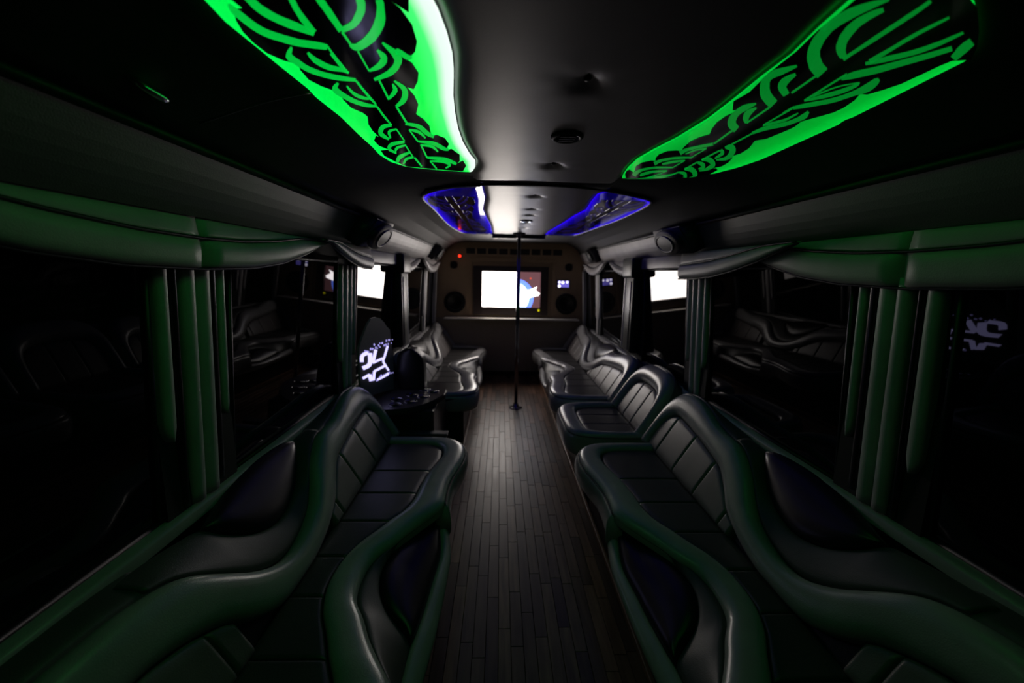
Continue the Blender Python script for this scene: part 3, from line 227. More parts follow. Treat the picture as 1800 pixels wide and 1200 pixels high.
def cr(P, n):
    # Catmull-Rom through P, n points evenly spaced by arc length
    P = [Vector(p) for p in P]
    Q = []
    K = 14
    for i in range(len(P)-1):
        p0 = P[max(i-1, 0)]; p1 = P[i]; p2 = P[i+1]; p3 = P[min(i+2, len(P)-1)]
        for k in range(K):
            u = k/K
            Q.append(0.5*((2*p1) + (p2-p0)*u + (2*p0-5*p1+4*p2-p3)*u*u + (3*p1-p0-3*p2+p3)*u**3))
    Q.append(P[-1])
    L = [0.0]
    for a, b in zip(Q, Q[1:]): L.append(L[-1] + (b-a).length)
    out = []; j = 0
    for i in range(n):
        t = L[-1]*i/(n-1)
        while j < len(L)-2 and L[j+1] < t: j += 1
        d = L[j+1]-L[j]
        out.append(Q[j].lerp(Q[j+1], (t-L[j])/d if d > 1e-9 else 0))
    return out

def strip(name, A, B, H, nrm, mat, parent=None, N=48, Mx=10, k=2.0, skirt=0.04, endround=0.0, resample=True, mir=None):
    # padded piece between the two edge curves A and B, bulging by H along nrm, its edges turned down by skirt
    if resample: A = cr(A, N); B = cr(B, N)
    else: A = [Vector(a) for a in A]; B = [Vector(b) for b in B]; N = len(A)
    nv = Vector(nrm).normalized()
    verts = []; faces = []
    W = Mx + 3
    tot = sum((b-a).length for a, b in zip(A, A[1:])) or 1
    acc = 0
    for i in range(N):
        if i: acc += (A[i]-A[i-1]).length
        e = 1.0
        if endround > 0:
            d = min(acc, tot-acc)/endround
            e = math.sqrt(max(0.0, 1-(1-min(d, 1))**2))
        a, b = A[i], B[i]
        row = [a - nv*skirt]
        for j in range(Mx+1):
            s = 0.5-0.5*math.cos(math.pi*j/Mx)
            h = max(0.0, 1-abs(2*s-1)**k)**0.5*H*e
            row.append(a.lerp(b, s) + nv*h)
        row.append(b - nv*skirt)
        verts += row
    for i in range(N-1):
        for j in range(W-1):
            faces.append((i*W+j, i*W+j+1, (i+1)*W+j+1, (i+1)*W+j))
    faces.append(tuple(range(W-1, -1, -1)))
    faces.append(tuple((N-1)*W+j for j in range(W)))
    if mir: verts = [mir(v) for v in verts]
    o = link_mesh(name, verts, faces, mat, parent)
    return o

def tube(name, pts, r, mat, parent=None, n=8, N=None, closed=False):
    P = cr(pts, N) if N else [Vector(p) for p in pts]
    verts = []; faces = []
    R = r if isinstance(r, (list, tuple)) else [r]*len(P)
    up = None
    for i, p in enumerate(P):
        t = (P[min(i+1, len(P)-1)]-P[max(i-1, 0)]).normalized()
        if up is None:
            up = Vector((0, 0, 1)) if abs(t.z) < 0.9 else Vector((1, 0, 0))
        a = t.cross(up).normalized(); b = a.cross(t).normalized(); up = b
        for j in range(n):
            g = 2*math.pi*j/n
            verts.append(p + a*math.cos(g)*R[i] + b*math.sin(g)*R[i])
    for i in range(len(P)-1):
        for j in range(n):
            faces.append((i*n+j, i*n+(j+1) % n, (i+1)*n+(j+1) % n, (i+1)*n+j))
    faces.append(tuple(range(n))); faces.append(tuple((len(P)-1)*n+j for j in range(n)))
    return link_mesh(name, verts, faces, mat, parent)

def lathe(name, prof, mat, parent=None, n=24, mx=None, smooth=True):
    verts = []; faces = []
    for r, z in prof:
        for j in range(n):
            g = 2*math.pi*j/n
            v = Vector((r*math.cos(g), r*math.sin(g), z))
            verts.append(mx @ v if mx else v)
    for i in range(len(prof)-1):
        for j in range(n):
            faces.append((i*n+j, i*n+(j+1) % n, (i+1)*n+(j+1) % n, (i+1)*n+j))
    faces.append(tuple(range(n))); faces.append(tuple((len(prof)-1)*n+j for j in range(n)))
    return link_mesh(name, verts, faces, mat, parent, smooth)

def poly_prism(name, pts, dvec, mat, parent=None, bev=0.0):
    # flat outline (3D points) given thickness dvec
    bm = bmesh.new()
    vs_ = [bm.verts.new(p) for p in pts]
    f = bm.faces.new(vs_)
    r = bmesh.ops.extrude_face_region(bm, geom=[f])
    for v in r['geom']:
        if isinstance(v, bmesh.types.BMVert): v.co += Vector(dvec)
    if bev > 0:
        bmesh.ops.bevel(bm, geom=[e for e in bm.edges if len(e.link_faces) == 2 and e.calc_face_angle(0) > 0.5], offset=bev, segments=2, affect='EDGES')
    bmesh.ops.triangulate(bm, faces=[f for f in bm.faces if len(f.verts) > 4])
    return bm_obj(name, bm, mat, parent)

def loft(name, prof_fn, ys, mat, parent=None, smooth=False, caps=True):
    # closed cross-section prof_fn(y) -> [(x,z)...] along y
    verts = []; faces = []; n = None
    for y in ys:
        pr = prof_fn(y); n = len(pr)
        verts += [(x, y, z) for x, z in pr]
    for i in range(len(ys)-1):
        for j in range(n):
            faces.append((i*n+j, i*n+(j+1) % n, (i+1)*n+(j+1) % n, (i+1)*n+j))
    if caps:
        faces.append(tuple(range(n))); faces.append(tuple((len(ys)-1)*n+j for j in range(n)))
    return link_mesh(name, verts, faces, mat, parent, smooth)

def frange(a, b, n): return [a+(b-a)*i/(n-1) for i in range(n)]
def ident(v): return Vector(v)
MC = -0.11                                  # the two seat rows mirror about x = MC/2
def mleft(v): v = Vector(v); return Vector((MC-v.x, v.y, v.z))

# ================================================================== the setting
YB, YF = -0.55, 6.2                         # behind the photographer / far partition
def wx(z): return 1.115 - 0.055*(z-0.77)/0.85      # right window plane leans in towards the top
# ---- floor with staggered narrow planks
floor = tag(box('floor', -1.25, 1.15, YB, YF, -0.05, -0.012, M['sub']), 'dark wood plank floor of the aisle between the seats', 'floor', kind='structure')
plank_mesh = {}
def plank(x, y, w, L):
    key = round(L, 2)
    if key not in plank_mesh:
        bm = bmesh.new(); add_box(bm, -w/2, w/2, -L/2, L/2, -0.012, 0.0, 0.0012, 1)
        me = bpy.data.meshes.new('plank'); bm.to_mesh(me); bm.free(); me.materials.append(M['wood']); plank_mesh[key] = me
    o = bpy.data.objects.new('plank', plank_mesh[key]); col.objects.link(o)
    o.parent = floor; o.location = (x, y, random.uniform(-0.0012, 0.0))
PW = 0.0535
LENS = [0.30, 0.38, 0.46, 0.60]
for i in range(19):
    y = 0.35 - random.uniform(0.0, 0.5)
    while y < YF:
        L = random.choice(LENS)
        if y+L > YF+0.3: break
        if y+L > 0.4:
            plank(-0.535 + i*PW, y+L/2, PW-0.0012, L-0.0015)
        y += L
# ---- side walls: lower lining, header, pillars between the panes
PIL_R = [(-0.55, -0.45), (1.10, 1.43), (2.44, 2.74), (3.60, 4.05), (5.17, 5.43), (6.05, 6.2)]
PIL_L = [(-0.55, -0.45), (1.17, 1.50), (2.50, 2.82), (3.75, 4.22), (5.27, 5.53), (6.05, 6.2)]
def side_wall(name, label, mir, pil):
    bm = bmesh.new()
    add_box(bm, 1.125, 1.20, YB, YF, 0.0, 0.765)
    add_box(bm, 1.10, 1.20, YB, YF, 1.62, 2.02)
    for a, b in pil:
        add_box(bm, 1.09, 1.20, a, b, 0.765, 1.62)
    for v in bm.verts: v.co = mir(v.co)
    return tag(bm_obj(name, bm, M['wallk']), label, 'wall', kind='structure')
side_wall('wall_right', 'black lined side wall of the bus on the right', ident, PIL_R)
side_wall('wall_left', 'black lined side wall of the bus on the left', mleft, PIL_L)
wn = 0
ordn = ['nearest the camera', 'second from the camera', 'third from the camera', 'fourth from the camera', 'nearest the television wall']
for mir, pil, sd in ((mleft, PIL_L, 'left'), (ident, PIL_R, 'right')):
    for i in range(5):
        wn += 1
        a, b = pil[i][1], pil[i+1][0]
        w_ = thing('window_%d' % wn, 'dark tinted %s side window %s' % (sd, ordn[i]), 'window', kind='structure', loc=mir((wx(0.77), (a+b)/2, 0.77)))
        def q(y, z, off): return mir((wx(z)+off, y, z))
        vv = [q(y, z, o) for o in (0.0, 0.006) for y, z in ((a-0.02, 0.76), (b+0.02, 0.76), (b+0.02, 1.63), (a-0.02, 1.63))]
        link_mesh('pane', vv, [(0, 1, 2, 3), (7, 6, 5, 4), (0, 1, 5, 4), (1, 2, 6, 5), (2, 3, 7, 6), (3, 0, 4, 7)], M['glass'], w_, smooth=False)
        for nm, pts in (('bottom_seal', ((a, 0.785), (b, 0.785))), ('top_seal', ((a, 1.60), (b, 1.60))), ('side_seal', ((a+0.01, 0.785), (a+0.01, 1.60))), ('side_seal', ((b-0.01, 0.785), (b-0.01, 1.60)))):
            tube(nm, [q(y, z, -0.004) for y, z in pts], 0.009, M['frame'], w_, n=6)
# ---- padded ledges under the windows
for mir, n_, sd in ((mleft, 1, 'left'), (ident, 2, 'right')):
    yy = frange(YB, 6.15, 40)
    tag(strip('trim_%d' % n_, [(1.066, y, 0.768) for y in yy], [(1.125, y, 0.775) for y in yy], 0.010, (0, 0, 1), M['roll'], N=40, Mx=6, k=4, skirt=0.03, mir=mir),
        'grey leather ledge under the %s side windows' % sd, 'ledge', kind='structure')
# ---- ceiling: flat middle, sides falling to the soffits
CE_R = [(0.76, 2.0), (0.83, 1.975), (0.90, 1.935), (0.95, 1.89), (0.975, 1.862)]
CE_L = [(-0.70, 2.0), (-0.80, 1.985), (-0.90, 1.945), (-0.97, 1.895), (-1.01, 1.862)]
def ceil_prof(y):
    lo = [(x, z) for x, z in reversed(CE_L)] + [(x, z) for x, z in CE_R]
    hi = [(x, z+0.04) for x, z in reversed(lo)]
    return lo + hi
ceiling = tag(loft('ceiling', ceil_prof, frange(YB, YF, 2), M['ceilside'], smooth=True), 'dark leather covered ceiling of the bus', 'ceiling', kind='structure')
# ---- soffits
SOF_R = [(0.975, 1.862), (1.062, 1.70)]
SOF_L = [(-1.01, 1.862), (-1.115, 1.70)]
for pts, n_, sd, sg in ((SOF_L, 3, 'left', -1), (SOF_R, 4, 'right', 1)):
    (xa, za), (xb, zb) = pts
    def sprof(y):
        L = []
        for k in range(7):
            s = k/6
            bul = 0.012*math.sin(math.pi*s)
            L.append((xa+(xb-xa)*s - sg*bul*0.87, za+(zb-za)*s - bul*0.5))
        return L + [(xb+sg*0.06, zb), (xb+sg*0.06, za+0.03), (xa, za+0.03)]
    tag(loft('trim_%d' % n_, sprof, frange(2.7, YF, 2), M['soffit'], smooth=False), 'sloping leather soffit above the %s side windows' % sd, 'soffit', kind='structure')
    loft('near_section', sprof, frange(YB, 2.698, 2), M['soffitshade'], bpy.data.objects['trim_%d' % n_])['label'] = 'near section of the soffit, darkened in colour as speaker shade'
    # rounded roll along the soffit's upper edge
    tube('edge_roll', [(xa-sg*0.002, YB, za-0.002), (xa-sg*0.002, YF, za-0.002)], 0.012, M['ceilside'], bpy.data.objects['trim_%d' % n_], n=8)
# ---- tufted middle ceiling panels
TUFTS = [(-0.005, 1.03), (0.012, 1.77), (-0.008, 2.45), (0.008, 2.93), (0.016, 3.22), (0.018, 3.75), (0.02, 4.1), (0.0, 0.35)]
def ceiling_pad(name, x0, x1, y0, y1, edge):
    nx, ny = 36, int((y1-y0)*40)
    verts = []; faces = []
    for i in range(ny+1):
        for j in range(nx+1):
            s, t = j/nx, i/ny
            y = y0+(y1-y0)*t
            xl, xr = edge(y)
            x = xl+(xr-xl)*s
            d = min(s*(x1-x0), (1-s)*(x1-x0), t*(y1-y0), (1-t)*(y1-y0))
            h = 0.014*math.sqrt(max(0.0, 1-(1-min(d/0.05, 1))**2))
            for tx, ty in TUFTS:
                r2 = ((x-tx)/0.035)**2+((y-ty)/0.035)**2
                if r2 < 20: h -= 0.018*math.exp(-r2) - 0.002*math.exp(-r2/6)*math.cos(6*math.atan2(y-ty, x-tx))
            verts.append((x, y, 2.0-max(h, -0.001)))
    for i in range(ny):
        for j in range(nx):
            a = i*(nx+1)+j
            faces.append((a, a+1, a+nx+2, a+nx+1))
    return link_mesh(name, verts, faces, M['ceil'], ceiling, recalc=False)
def lin(tab, y):
    if y <= tab[0][0]: return tab[0][1]
    for (a, p), (b, q_) in zip(tab, tab[1:]):
        if y <= b: return p+(q_-p)*(y-a)/(b-a) if b > a else q_
    return tab[-1][1]
G_OUT = [(.70,-.69),(.84,-.703),(.93,-.695),(.983,-.691),(1.11,-.679),(1.159,-.682),(1.294,-.669),(1.438,-.670),(1.579,-.666),(1.674,-.669),(1.778,-.653),(1.852,-.603),(1.894,-.47),(1.913,-.36)]
G_IN = [(.70,-.325),(.75,-.32),(.788,-.313),(.852,-.307),(.929,-.305),(1.0,-.31),(1.132,-.326),(1.242,-.334),(1.378,-.339),(1.511,-.336),(1.65,-.323),(1.742,-.307),(1.821,-.312),(1.909,-.332),(1.913,-.34)]
BL_OUT = [(2.2,-.31),(2.25,-.443),(2.39,-.584),(2.6,-.672),(3.07,-.675),(4.0,-.687),(4.7,-.628),(4.8,-.5)]
BL_IN = [(2.2,-.305),(2.3,-.303),(2.56,-.301),(3.02,-.334),(3.48,-.321),(4.02,-.302),(4.8,-.30)]
BR_OUT = [(2.25,.37),(2.435,.612),(2.58,.707),(2.9,.734),(3.47,.734),(4.0,.691),(4.72,.632),(4.76,.5)]
BR_IN = [(2.25,.366),(2.35,.329),(2.57,.345),(2.9,.381),(3.2,.354),(3.67,.339),(4.43,.30),(4.76,.30)]
RX = -0.01
GR_OUT = [(.66,.45),(.72,.56),(.78,.635),(.83,.69),(.87,.727),(.96,.735),(1.07,.746),(1.19,.757),(1.2,.749),(1.23,.762),(1.38,.765),(1.60,.77),(1.72,.75),(1.823,.71),(1.90,.632),(1.945,.45),(1.955,.36)]
GR_IN = [(.70,.351),(.744,.356),(.794,.36),(.886,.375),(.98,.374),(1.1,.379),(1.228,.381),(1.395,.363),(1.53,.335),(1.648,.318),(1.775,.322),(1.9,.338),(1.955,.35)]
ceiling_pad('leather_panel', -.31, .36, YB, 2.09, lambda y: (lin(G_IN, y)+.003, lin(GR_IN, y)-.003))
ceiling_pad('leather_panel', -.31, .36, 2.13, 4.8, lambda y: (lin(BL_IN, y)+.003, lin(BR_IN, y)-.003))
tube('seam_piping', [(-.62, 2.38, 1.993), (-.45, 2.235, 1.99), (-.306, 2.165, 1.988), (-.13, 2.105, 1.983), (.01, 2.11, 1.983), (.2, 2.16, 1.985), (.366, 2.24, 1.988), (.6, 2.41, 1.993)], 0.007, M['pipe'], ceiling, N=40)
for nm, P in (('rim_piping', [(-.31, 2.2), (-.443, 2.25), (-.584, 2.385), (-.678, 2.594), (-.682, 3.07), (-.694, 4.0), (-.64, 4.7), (-.5, 4.815), (-.302, 4.83)]), ('rim_piping', [(.37, 2.26), (.612, 2.435), (.712, 2.578), (.742, 2.9), (.742, 3.47), (.70, 4.0), (.64, 4.73), (.5, 4.775), (.315, 4.78)])):
    tube(nm, [(x, y, 1.992) for x, y in P], 0.009, M['rim'], ceiling, N=60)
for tx, ty in TUFTS:
    if ty > 0.8:
        lathe('tuft_button', [(0.001, 1.9885), (0.006, 1.989), (0.009, 1.992), (0.009, 1.999)], M['pipe'], ceiling, n=10, mx=Matrix.Translation((tx, ty, 0.004)))
# seam across the left side of the ceiling
tube('seam_piping', [(-.69, 1.155, 1.999), (-.80, 1.13, 1.962), (-.93, 1.08, 1.892)], 0.003, M['pipe'], ceiling, N=14, n=6)
# ---- far partition
wall_far = tag(box('wall_far', -1.2, 1.15, YF, YF+0.06, 0.0, 2.02, M['tan']), 'tan partition wall at the far end of the bus', 'wall', kind='structure')
box('lower_panel', -1.2, 1.15, YF-0.05, YF, 0.0, 0.875, M['taupe'], wall_far, 0.004)
box('moulding', -.66, .62, YF-0.02, YF, 1.715, 1.765, M['tan'], wall_far, 0.008)
box('moulding', -.66, -.62, YF-0.02, YF, 0.90, 1.715, M['tan'], wall_far, 0.006)
box('moulding', .575, .615, YF-0.02, YF, 0.90, 1.715, M['tan'], wall_far, 0.006)
box('wall_ledge', -1.02, .97, YF-0.24, YF, 0.875, 0.895, M['ledge'], wall_far, 0.004)
tag(box('wall_back', -1.25, 1.15, YB-0.05, YB, 0.0, 2.02, M['wallk']), 'black wall at the end of the bus behind the camera', 'wall', kind='structure')
tag(box('baseboard_far', -.55, .48, YF-0.065, YF-0.05, 0.0, 0.07, M['plinth'], None, 0.003), 'dark skirting at the foot of the far partition', 'baseboard', kind='structure')

for sd, xa, xb in (('left', -.522, -.500), ('right', .388, .410)):
    tag(box('baseboard_%s' % sd, xa, xb, .2, YF-.05, 0.0, .035, M['skirting'], None, .006), 'brown wooden skirting along the %s seats' % sd, 'baseboard', kind='structure')

# ================================================================== sofas
SO = [(0,.578),(.06,.574),(.12,.556),(.18,.516),(.25,.477),(.31,.437),(.35,.408),(.40,.372),(.465,.343),(.53,.344),(.65,.343),(.78,.322),(.9,.297),(1.0,.290),(1.08,.296),(1.15,.318),(1.21,.37),(1.24,.45),(1.25,.60),(1.25,.80)]
SI = [(0,.683),(.06,.68),(.12,.667),(.18,.645),(.25,.605),(.33,.565),(.40,.525),(.495,.497),(.62,.488),(.75,.474),(.86,.448),(.96,.425),(1.05,.426),(1.11,.445),(1.15,.49),(1.165,.58),(1.17,.80)]
LO = [(.44,.325),(.52,.345),(.65,.355),(.75,.352),(.9,.318),(1.0,.303),(1.1,.303),(1.17,.33),(1.22,.38),(1.245,.46),(1.25,.6),(1.25,.8)]
BI = [(0,.455),(.1,.457),(.24,.478),(.38,.517),(.45,.559),(.56,.616),(.66,.637),(.81,.658),(.94,.672),(1.06,.683),(1.15,.685),(1.21,.665),(1.25,.62),(1.265,.54),(1.27,.45)]
BO = [(0,.535),(.1,.541),(.22,.569),(.31,.615),(.41,.68),(.55,.739),(.62,.752),(.68,.755),(.77,.764),(.88,.787),(1.02,.816),(1.15,.822),(1.25,.80),(1.31,.74),(1.33,.67),(1.335,.56),(1.335,.45)]
BIN = [(0,.455),(.12,.457),(.19,.475),(.26,.512),(.33,.562),(.42,.60),(.52,.625)] + [p for p in BI if p[0] > .6]
BON = [(0,.535),(.08,.552),(.16,.592),(.225,.64),(.29,.688),(.345,.718),(.41,.735),(.5,.748),(.62,.754)] + [p for p in BO if p[0] > .65]
def full2(neg, pos): return [(-t, v) for t, v in reversed(neg[1:])] + pos
def full(h): return [(-t, v) for t, v in reversed(h[1:])] + h
def bx_(z): return 0.79 + 0.62*(z-0.45)
NB = (-0.85, 0, 0.53)
def zroll(t): return 0.437 + 0.015*min(1.0, max(0.0, (abs(t)-0.3)/0.2))
def long_sofa(label, side, y0, flip, group):
    sx = ident if side > 0 else mleft
    sg = -1 if flip else 1
    def mir(v): v = Vector(v); return sx((v.x, y0 + sg*v.y, v.z))
    s = thing('sofa', label, 'sofa', group, loc=mir((0.75, 0, 0)))
    # plinth and hidden frame
    bm = bmesh.new(); add_box(bm, .41, 1.11, -1.22, 1.22, 0.0, .31)
    for v in bm.verts: v.co = mir(v.co)
    bm_obj('plinth', bm, M['plinth'], s)
    ts = frange(-1.325, 1.325, 61)
    verts = []; faces = []
    for t in ts:
        a = abs(t); zb = lin(BO if t > 0 else BON, min(a, 1.30))-0.03 if a < 1.31 else 0.70
        xb = bx_(zb)+0.03
        pr = [(lin(SO, min(a, 1.2))+.07, .31), (lin(SO, min(a, 1.2))+.07, .425), (.80, .43), (xb, zb), (1.06, min(zb, .73)), (1.11, min(zb, .73)), (1.11, .31)]
        verts += [mir((x, max(-1.245, min(1.245, t)) if z < .43 and x < .8 else t, z)) for x, z in pr]
    for i in range(len(ts)-1):
        for j in range(7): faces.append((i*7+j, i*7+(j+1) % 7, (i+1)*7+(j+1) % 7, (i+1)*7+j))
    faces.append(tuple(range(7))); faces.append(tuple((len(ts)-1)*7+j for j in range(7)))
    link_mesh('frame', verts, faces, M['black'], s, smooth=False)
    # seat
    cuts = [-1.165, -.80, -.565, -.33, -.10, .10, .33, .565, .80, 1.165]
    for a, b in zip(cuts, cuts[1:]):
        tt = frange(a, a+.016, 6) + frange(a+.03, b-.03, 12) + frange(b-.016, b, 6)
        strip('seat_panel', [(.80, t, .447) for t in tt], [(lin(SI, abs(t))+.004, t, .447) for t in tt], .009, (0, 0, 1), M['seat'], s, N=14, Mx=10, k=12, skirt=.03, endround=.014, resample=False, mir=mir)
    strip('seat_roll', [(x, t, .450) for t, x in full(SI)], [(x, t, zroll(t)) for t, x in full(SO)], .028, (0, 0, 1), M['roll'], s, N=150, Mx=12, k=2.8, skirt=.03, mir=mir)
    for e in (1, -1):
        A = [(x, e*t, zroll(t)-.004) for t, x in SO if t >= .45]
        B = [(x, e*t, .30) for t, x in LO if t >= .44]
        strip('seat_side', A, B, .026, (-.85, e*.5, -.1), M['roll'], s, N=60, Mx=8, k=2.4, skirt=.05, mir=mir)
        tube('seam_piping', [mir((x-.004, e*t, zroll(t)-.001)) for t, x in SO if t >= .44], .003, M['pipe'], s, n=6, N=70)
    LI = [(.62,.365,.385),(.53,.372,.36),(.46,.368,.341),(.28,.336,.327),(.11,.343,.33),(-.02,.35,.332),(-.126,.359,.337),(-.216,.367,.34),(-.4,.37,.345),(-.62,.365,.385)]
    LW = [(.62,.352,.3),(.52,.335,.3),(.31,.297,.3),(.16,.292,.3),(0,.294,.3),(-.18,.303,.3),(-.4,.325,.3),(-.62,.352,.3)]
    sw = lambda L: [(x, t, z) for t, x, z in L]
    strip('front_border', sw(LI), sw(LW), .020, (-.6, 0, .8), M['roll'], s, N=60, Mx=8, k=2.2, skirt=.05, mir=mir)
    LF = [(.46,.37,.342),(.37,.439,.373),(.24,.501,.40),(.13,.523,.41),(.04,.526,.412),(-.04,.504,.402),(-.10,.462,.383),(-.146,.405,.357),(-.18,.372,.343)]
    so2 = [(t, x) for t, x in full(SO) if abs(t) <= .47][::-1]
    strip('front_band', [(x, t, zroll(t)-.003) for t, x in so2], sw(LF + [(-.25,.368,.342),(-.45,.37,.345)]), .012, (-.4, 0, .9), M['band'], s, N=60, Mx=8, k=3, skirt=.03, mir=mir)
    strip('front_inset', sw(LF), sw([(.46,.368,.341),(.28,.336,.327),(.11,.343,.33),(-.02,.35,.332),(-.126,.359,.337),(-.18,.37,.342)]), .030, (-.4, 0, .9), M['leaf'], s, N=50, Mx=12, k=2, skirt=.03, endround=.1, mir=mir)['label'] = 'black leather leaf shaped inset in the seat front'
    # back
    bc = [.30, .38, .63, .88, 1.13, 1.262]
    for e in (1, -1):
        for a, b in zip(bc, bc[1:]):
            tt = [e*t for t in frange(a, a+.018, 6) + frange(a+.03, b-.03, 10) + frange(b-.018, b, 6)]
            strip('back_panel', [(bx_(.452), t, .452) for t in tt], [(bx_(lin(BI if t > 0 else BIN, abs(t))), t, lin(BI if t > 0 else BIN, abs(t))) for t in tt], .015, NB, M['insert'], s, N=12, Mx=10, k=10, skirt=.03, endround=.016, resample=False, mir=mir)
    strip('back_roll', [(bx_(z), t, z) for t, z in full2(BIN, BI)], [(bx_(z), t, z) for t, z in full2(BON, BO)], .040, NB, M['roll'], s, N=170, Mx=14, k=2.7, skirt=.04, mir=mir)
    BLO = [(1.056,.50,.746),(1.013,.43,.698),(.966,.325,.645),(.936,.21,.612),(.926,.10,.601),(.941,.01,.618),(.968,-.05,.648),(1.003,-.10,.686),(1.036,-.14,.724)]
    BUP = [(1.056,.50,.746),(1.076,.43,.768),(1.083,.27,.775),(1.076,.11,.767),(1.056,-.03,.746),(1.036,-.14,.724)]
    bo2 = [(t, z) for t, z in full2(BON, BO) if -.42 <= t <= .63][::-1]
    strip('back_band', [(bx_(z)+.01, t, z) for t, z in bo2], [(1.062,.63,.757)] + BLO + [(1.046,-.22,.738),(1.056,-.32,.748),(1.06,-.42,.752)], .014, (-.75, 0, .66), M['band'], s, N=70, Mx=8, k=3, skirt=.03, mir=mir)
    strip('back_inset', BLO, BUP, .034, (-.75, 0, .66), M['leaf'], s, N=50, Mx=12, k=2, skirt=.03, endround=.12, mir=mir)['label'] = 'black leather leaf shaped inset in the backrest'
    for e in (1, -1):
        P = [(t, z) for t, z in (BO if e > 0 else BON) if t >= (.60 if e > 0 else .33) and t <= 1.334]
        strip('rear_pad', [(bx_(z)+.012, e*t, z) for t, z in P], [(1.09, e*min(t, 1.325), .755 if t < 1.32 else .6) for t, z in P], .014, (.35, 0, .93), M['band'], s, N=70, Mx=8, k=2.5, skirt=.02, endround=.2, mir=mir)
    return s
GS = 'long wave-backed leather sofas'
long_sofa('grey leather sofa nearest the camera on the left, lit green', -1, 1.35, False, GS)
long_sofa('grey leather sofa nearest the camera on the right', 1, 1.27, False, GS)
long_sofa('long grey leather sofa at the far left beyond the bar counter', -1, 4.82, True, GS)
long_sofa('long grey leather sofa at the far right beside the television wall', 1, 4.75, True, GS)
# single seat on the right between the two long sofas
def single_seat():
    y0 = 3.0; hw = .37
    s = thing('single_seat', 'single leather seat between the two right hand sofas', 'seat', loc=(0.75, y0, 0))
    box('plinth', .41, 1.11, y0-hw+.03, y0+hw-.03, 0, .31, M['plinth'], s)
    SOh = [(0,.285),(.12,.287),(.22,.296),(.29,.325),(.335,.38),(.36,.47),(.37,.62),(.37,.80)]
    SIh = [(0,.42),(.12,.422),(.2,.43),(.25,.455),(.28,.51),(.295,.62),(.30,.80)]
    up = lambda L, z: [(x, y0+t, z) for t, x in full(L)]
    strip('seat_roll', up(SIh, .45), up(SOh, .452), .032, (0, 0, 1), M['roll'], s, N=90, Mx=12, k=2.2, skirt=.03)
    strip('seat_side', up(SOh, .45), up([(t*.99, x+.014) for t, x in SOh], .30), .024, (-1, 0, -.1), M['roll'], s, N=90, Mx=8, k=2.4, skirt=.06)
    tube('seam_piping', [(x-.004, y, z) for x, y, z in up(SOh, .451)], .003, M['pipe'], s, n=6, N=80)
    for a, b in ((-.295, -.1), (-.1, .1), (.1, .295)):
        tt = frange(a, a+.016, 6) + frange(a+.03, b-.03, 8) + frange(b-.016, b, 6)
        strip('seat_panel', [(.80, y0+t, .447) for t in tt], [(lin(SIh, abs(t))+.004, y0+t, .447) for t in tt], .009, (0, 0, 1), M['seat'], s, k=12, skirt=.03, endround=.014, resample=False)
    BIh = [(0,.725),(.12,.72),(.2,.70),(.25,.66),(.27,.58),(.275,.45)]
    BOh = [(0,.86),(.1,.857),(.2,.84),(.29,.79),(.34,.70),(.355,.58),(.36,.45)]
    bp = lambda L, d=0: [(bx_(z)+d, y0+t, z) for t, z in full(L)]
    strip('back_roll', bp(BIh), bp(BOh), .05, NB, M['roll'], s, N=90, Mx=14, k=2.1, skirt=.04)
    for a, b in ((-.272, -.09), (-.09, .09), (.09, .272)):
        tt = frange(a, a+.018, 6) + frange(a+.03, b-.03, 8) + frange(b-.018, b, 6)
        strip('back_panel', [(bx_(.452), y0+t, .452) for t in tt], [(bx_(lin(BIh, abs(t))), y0+t, lin(BIh, abs(t))) for t in tt], .015, NB, M['insert'], s, k=10, skirt=.03, endround=.016, resample=False)
    P = full(BOh)
    strip('rear_pad', [(bx_(z)+.012, y0+t, z) for t, z in P], [(1.09, y0+t*.98, min(z, .755)) for t, z in P], .018, (.35, 0, .93), M['band'], s, N=50, Mx=8, k=2.5, skirt=.02)
    verts = []; faces = []; ts = frange(-.355, .355, 15)
    for t in ts:
        zb = lin(BOh, abs(t))-.03; xb = bx_(zb)+.03
        verts += [(x, y0+t, z) for x, z in ((.45, .31), (.45, .425), (.80, .43), (xb, zb), (1.06, min(zb, .73)), (1.11, min(zb, .73)), (1.11, .31))]
    for i in range(14):
        for j in range(7): faces.append((i*7+j, i*7+(j+1) % 7, (i+1)*7+(j+1) % 7, (i+1)*7+j))
    faces.append(tuple(range(7))); faces.append(tuple(14*7+j for j in range(7)))
    link_mesh('frame', verts, faces, M['black'], s, smooth=False)
single_seat()

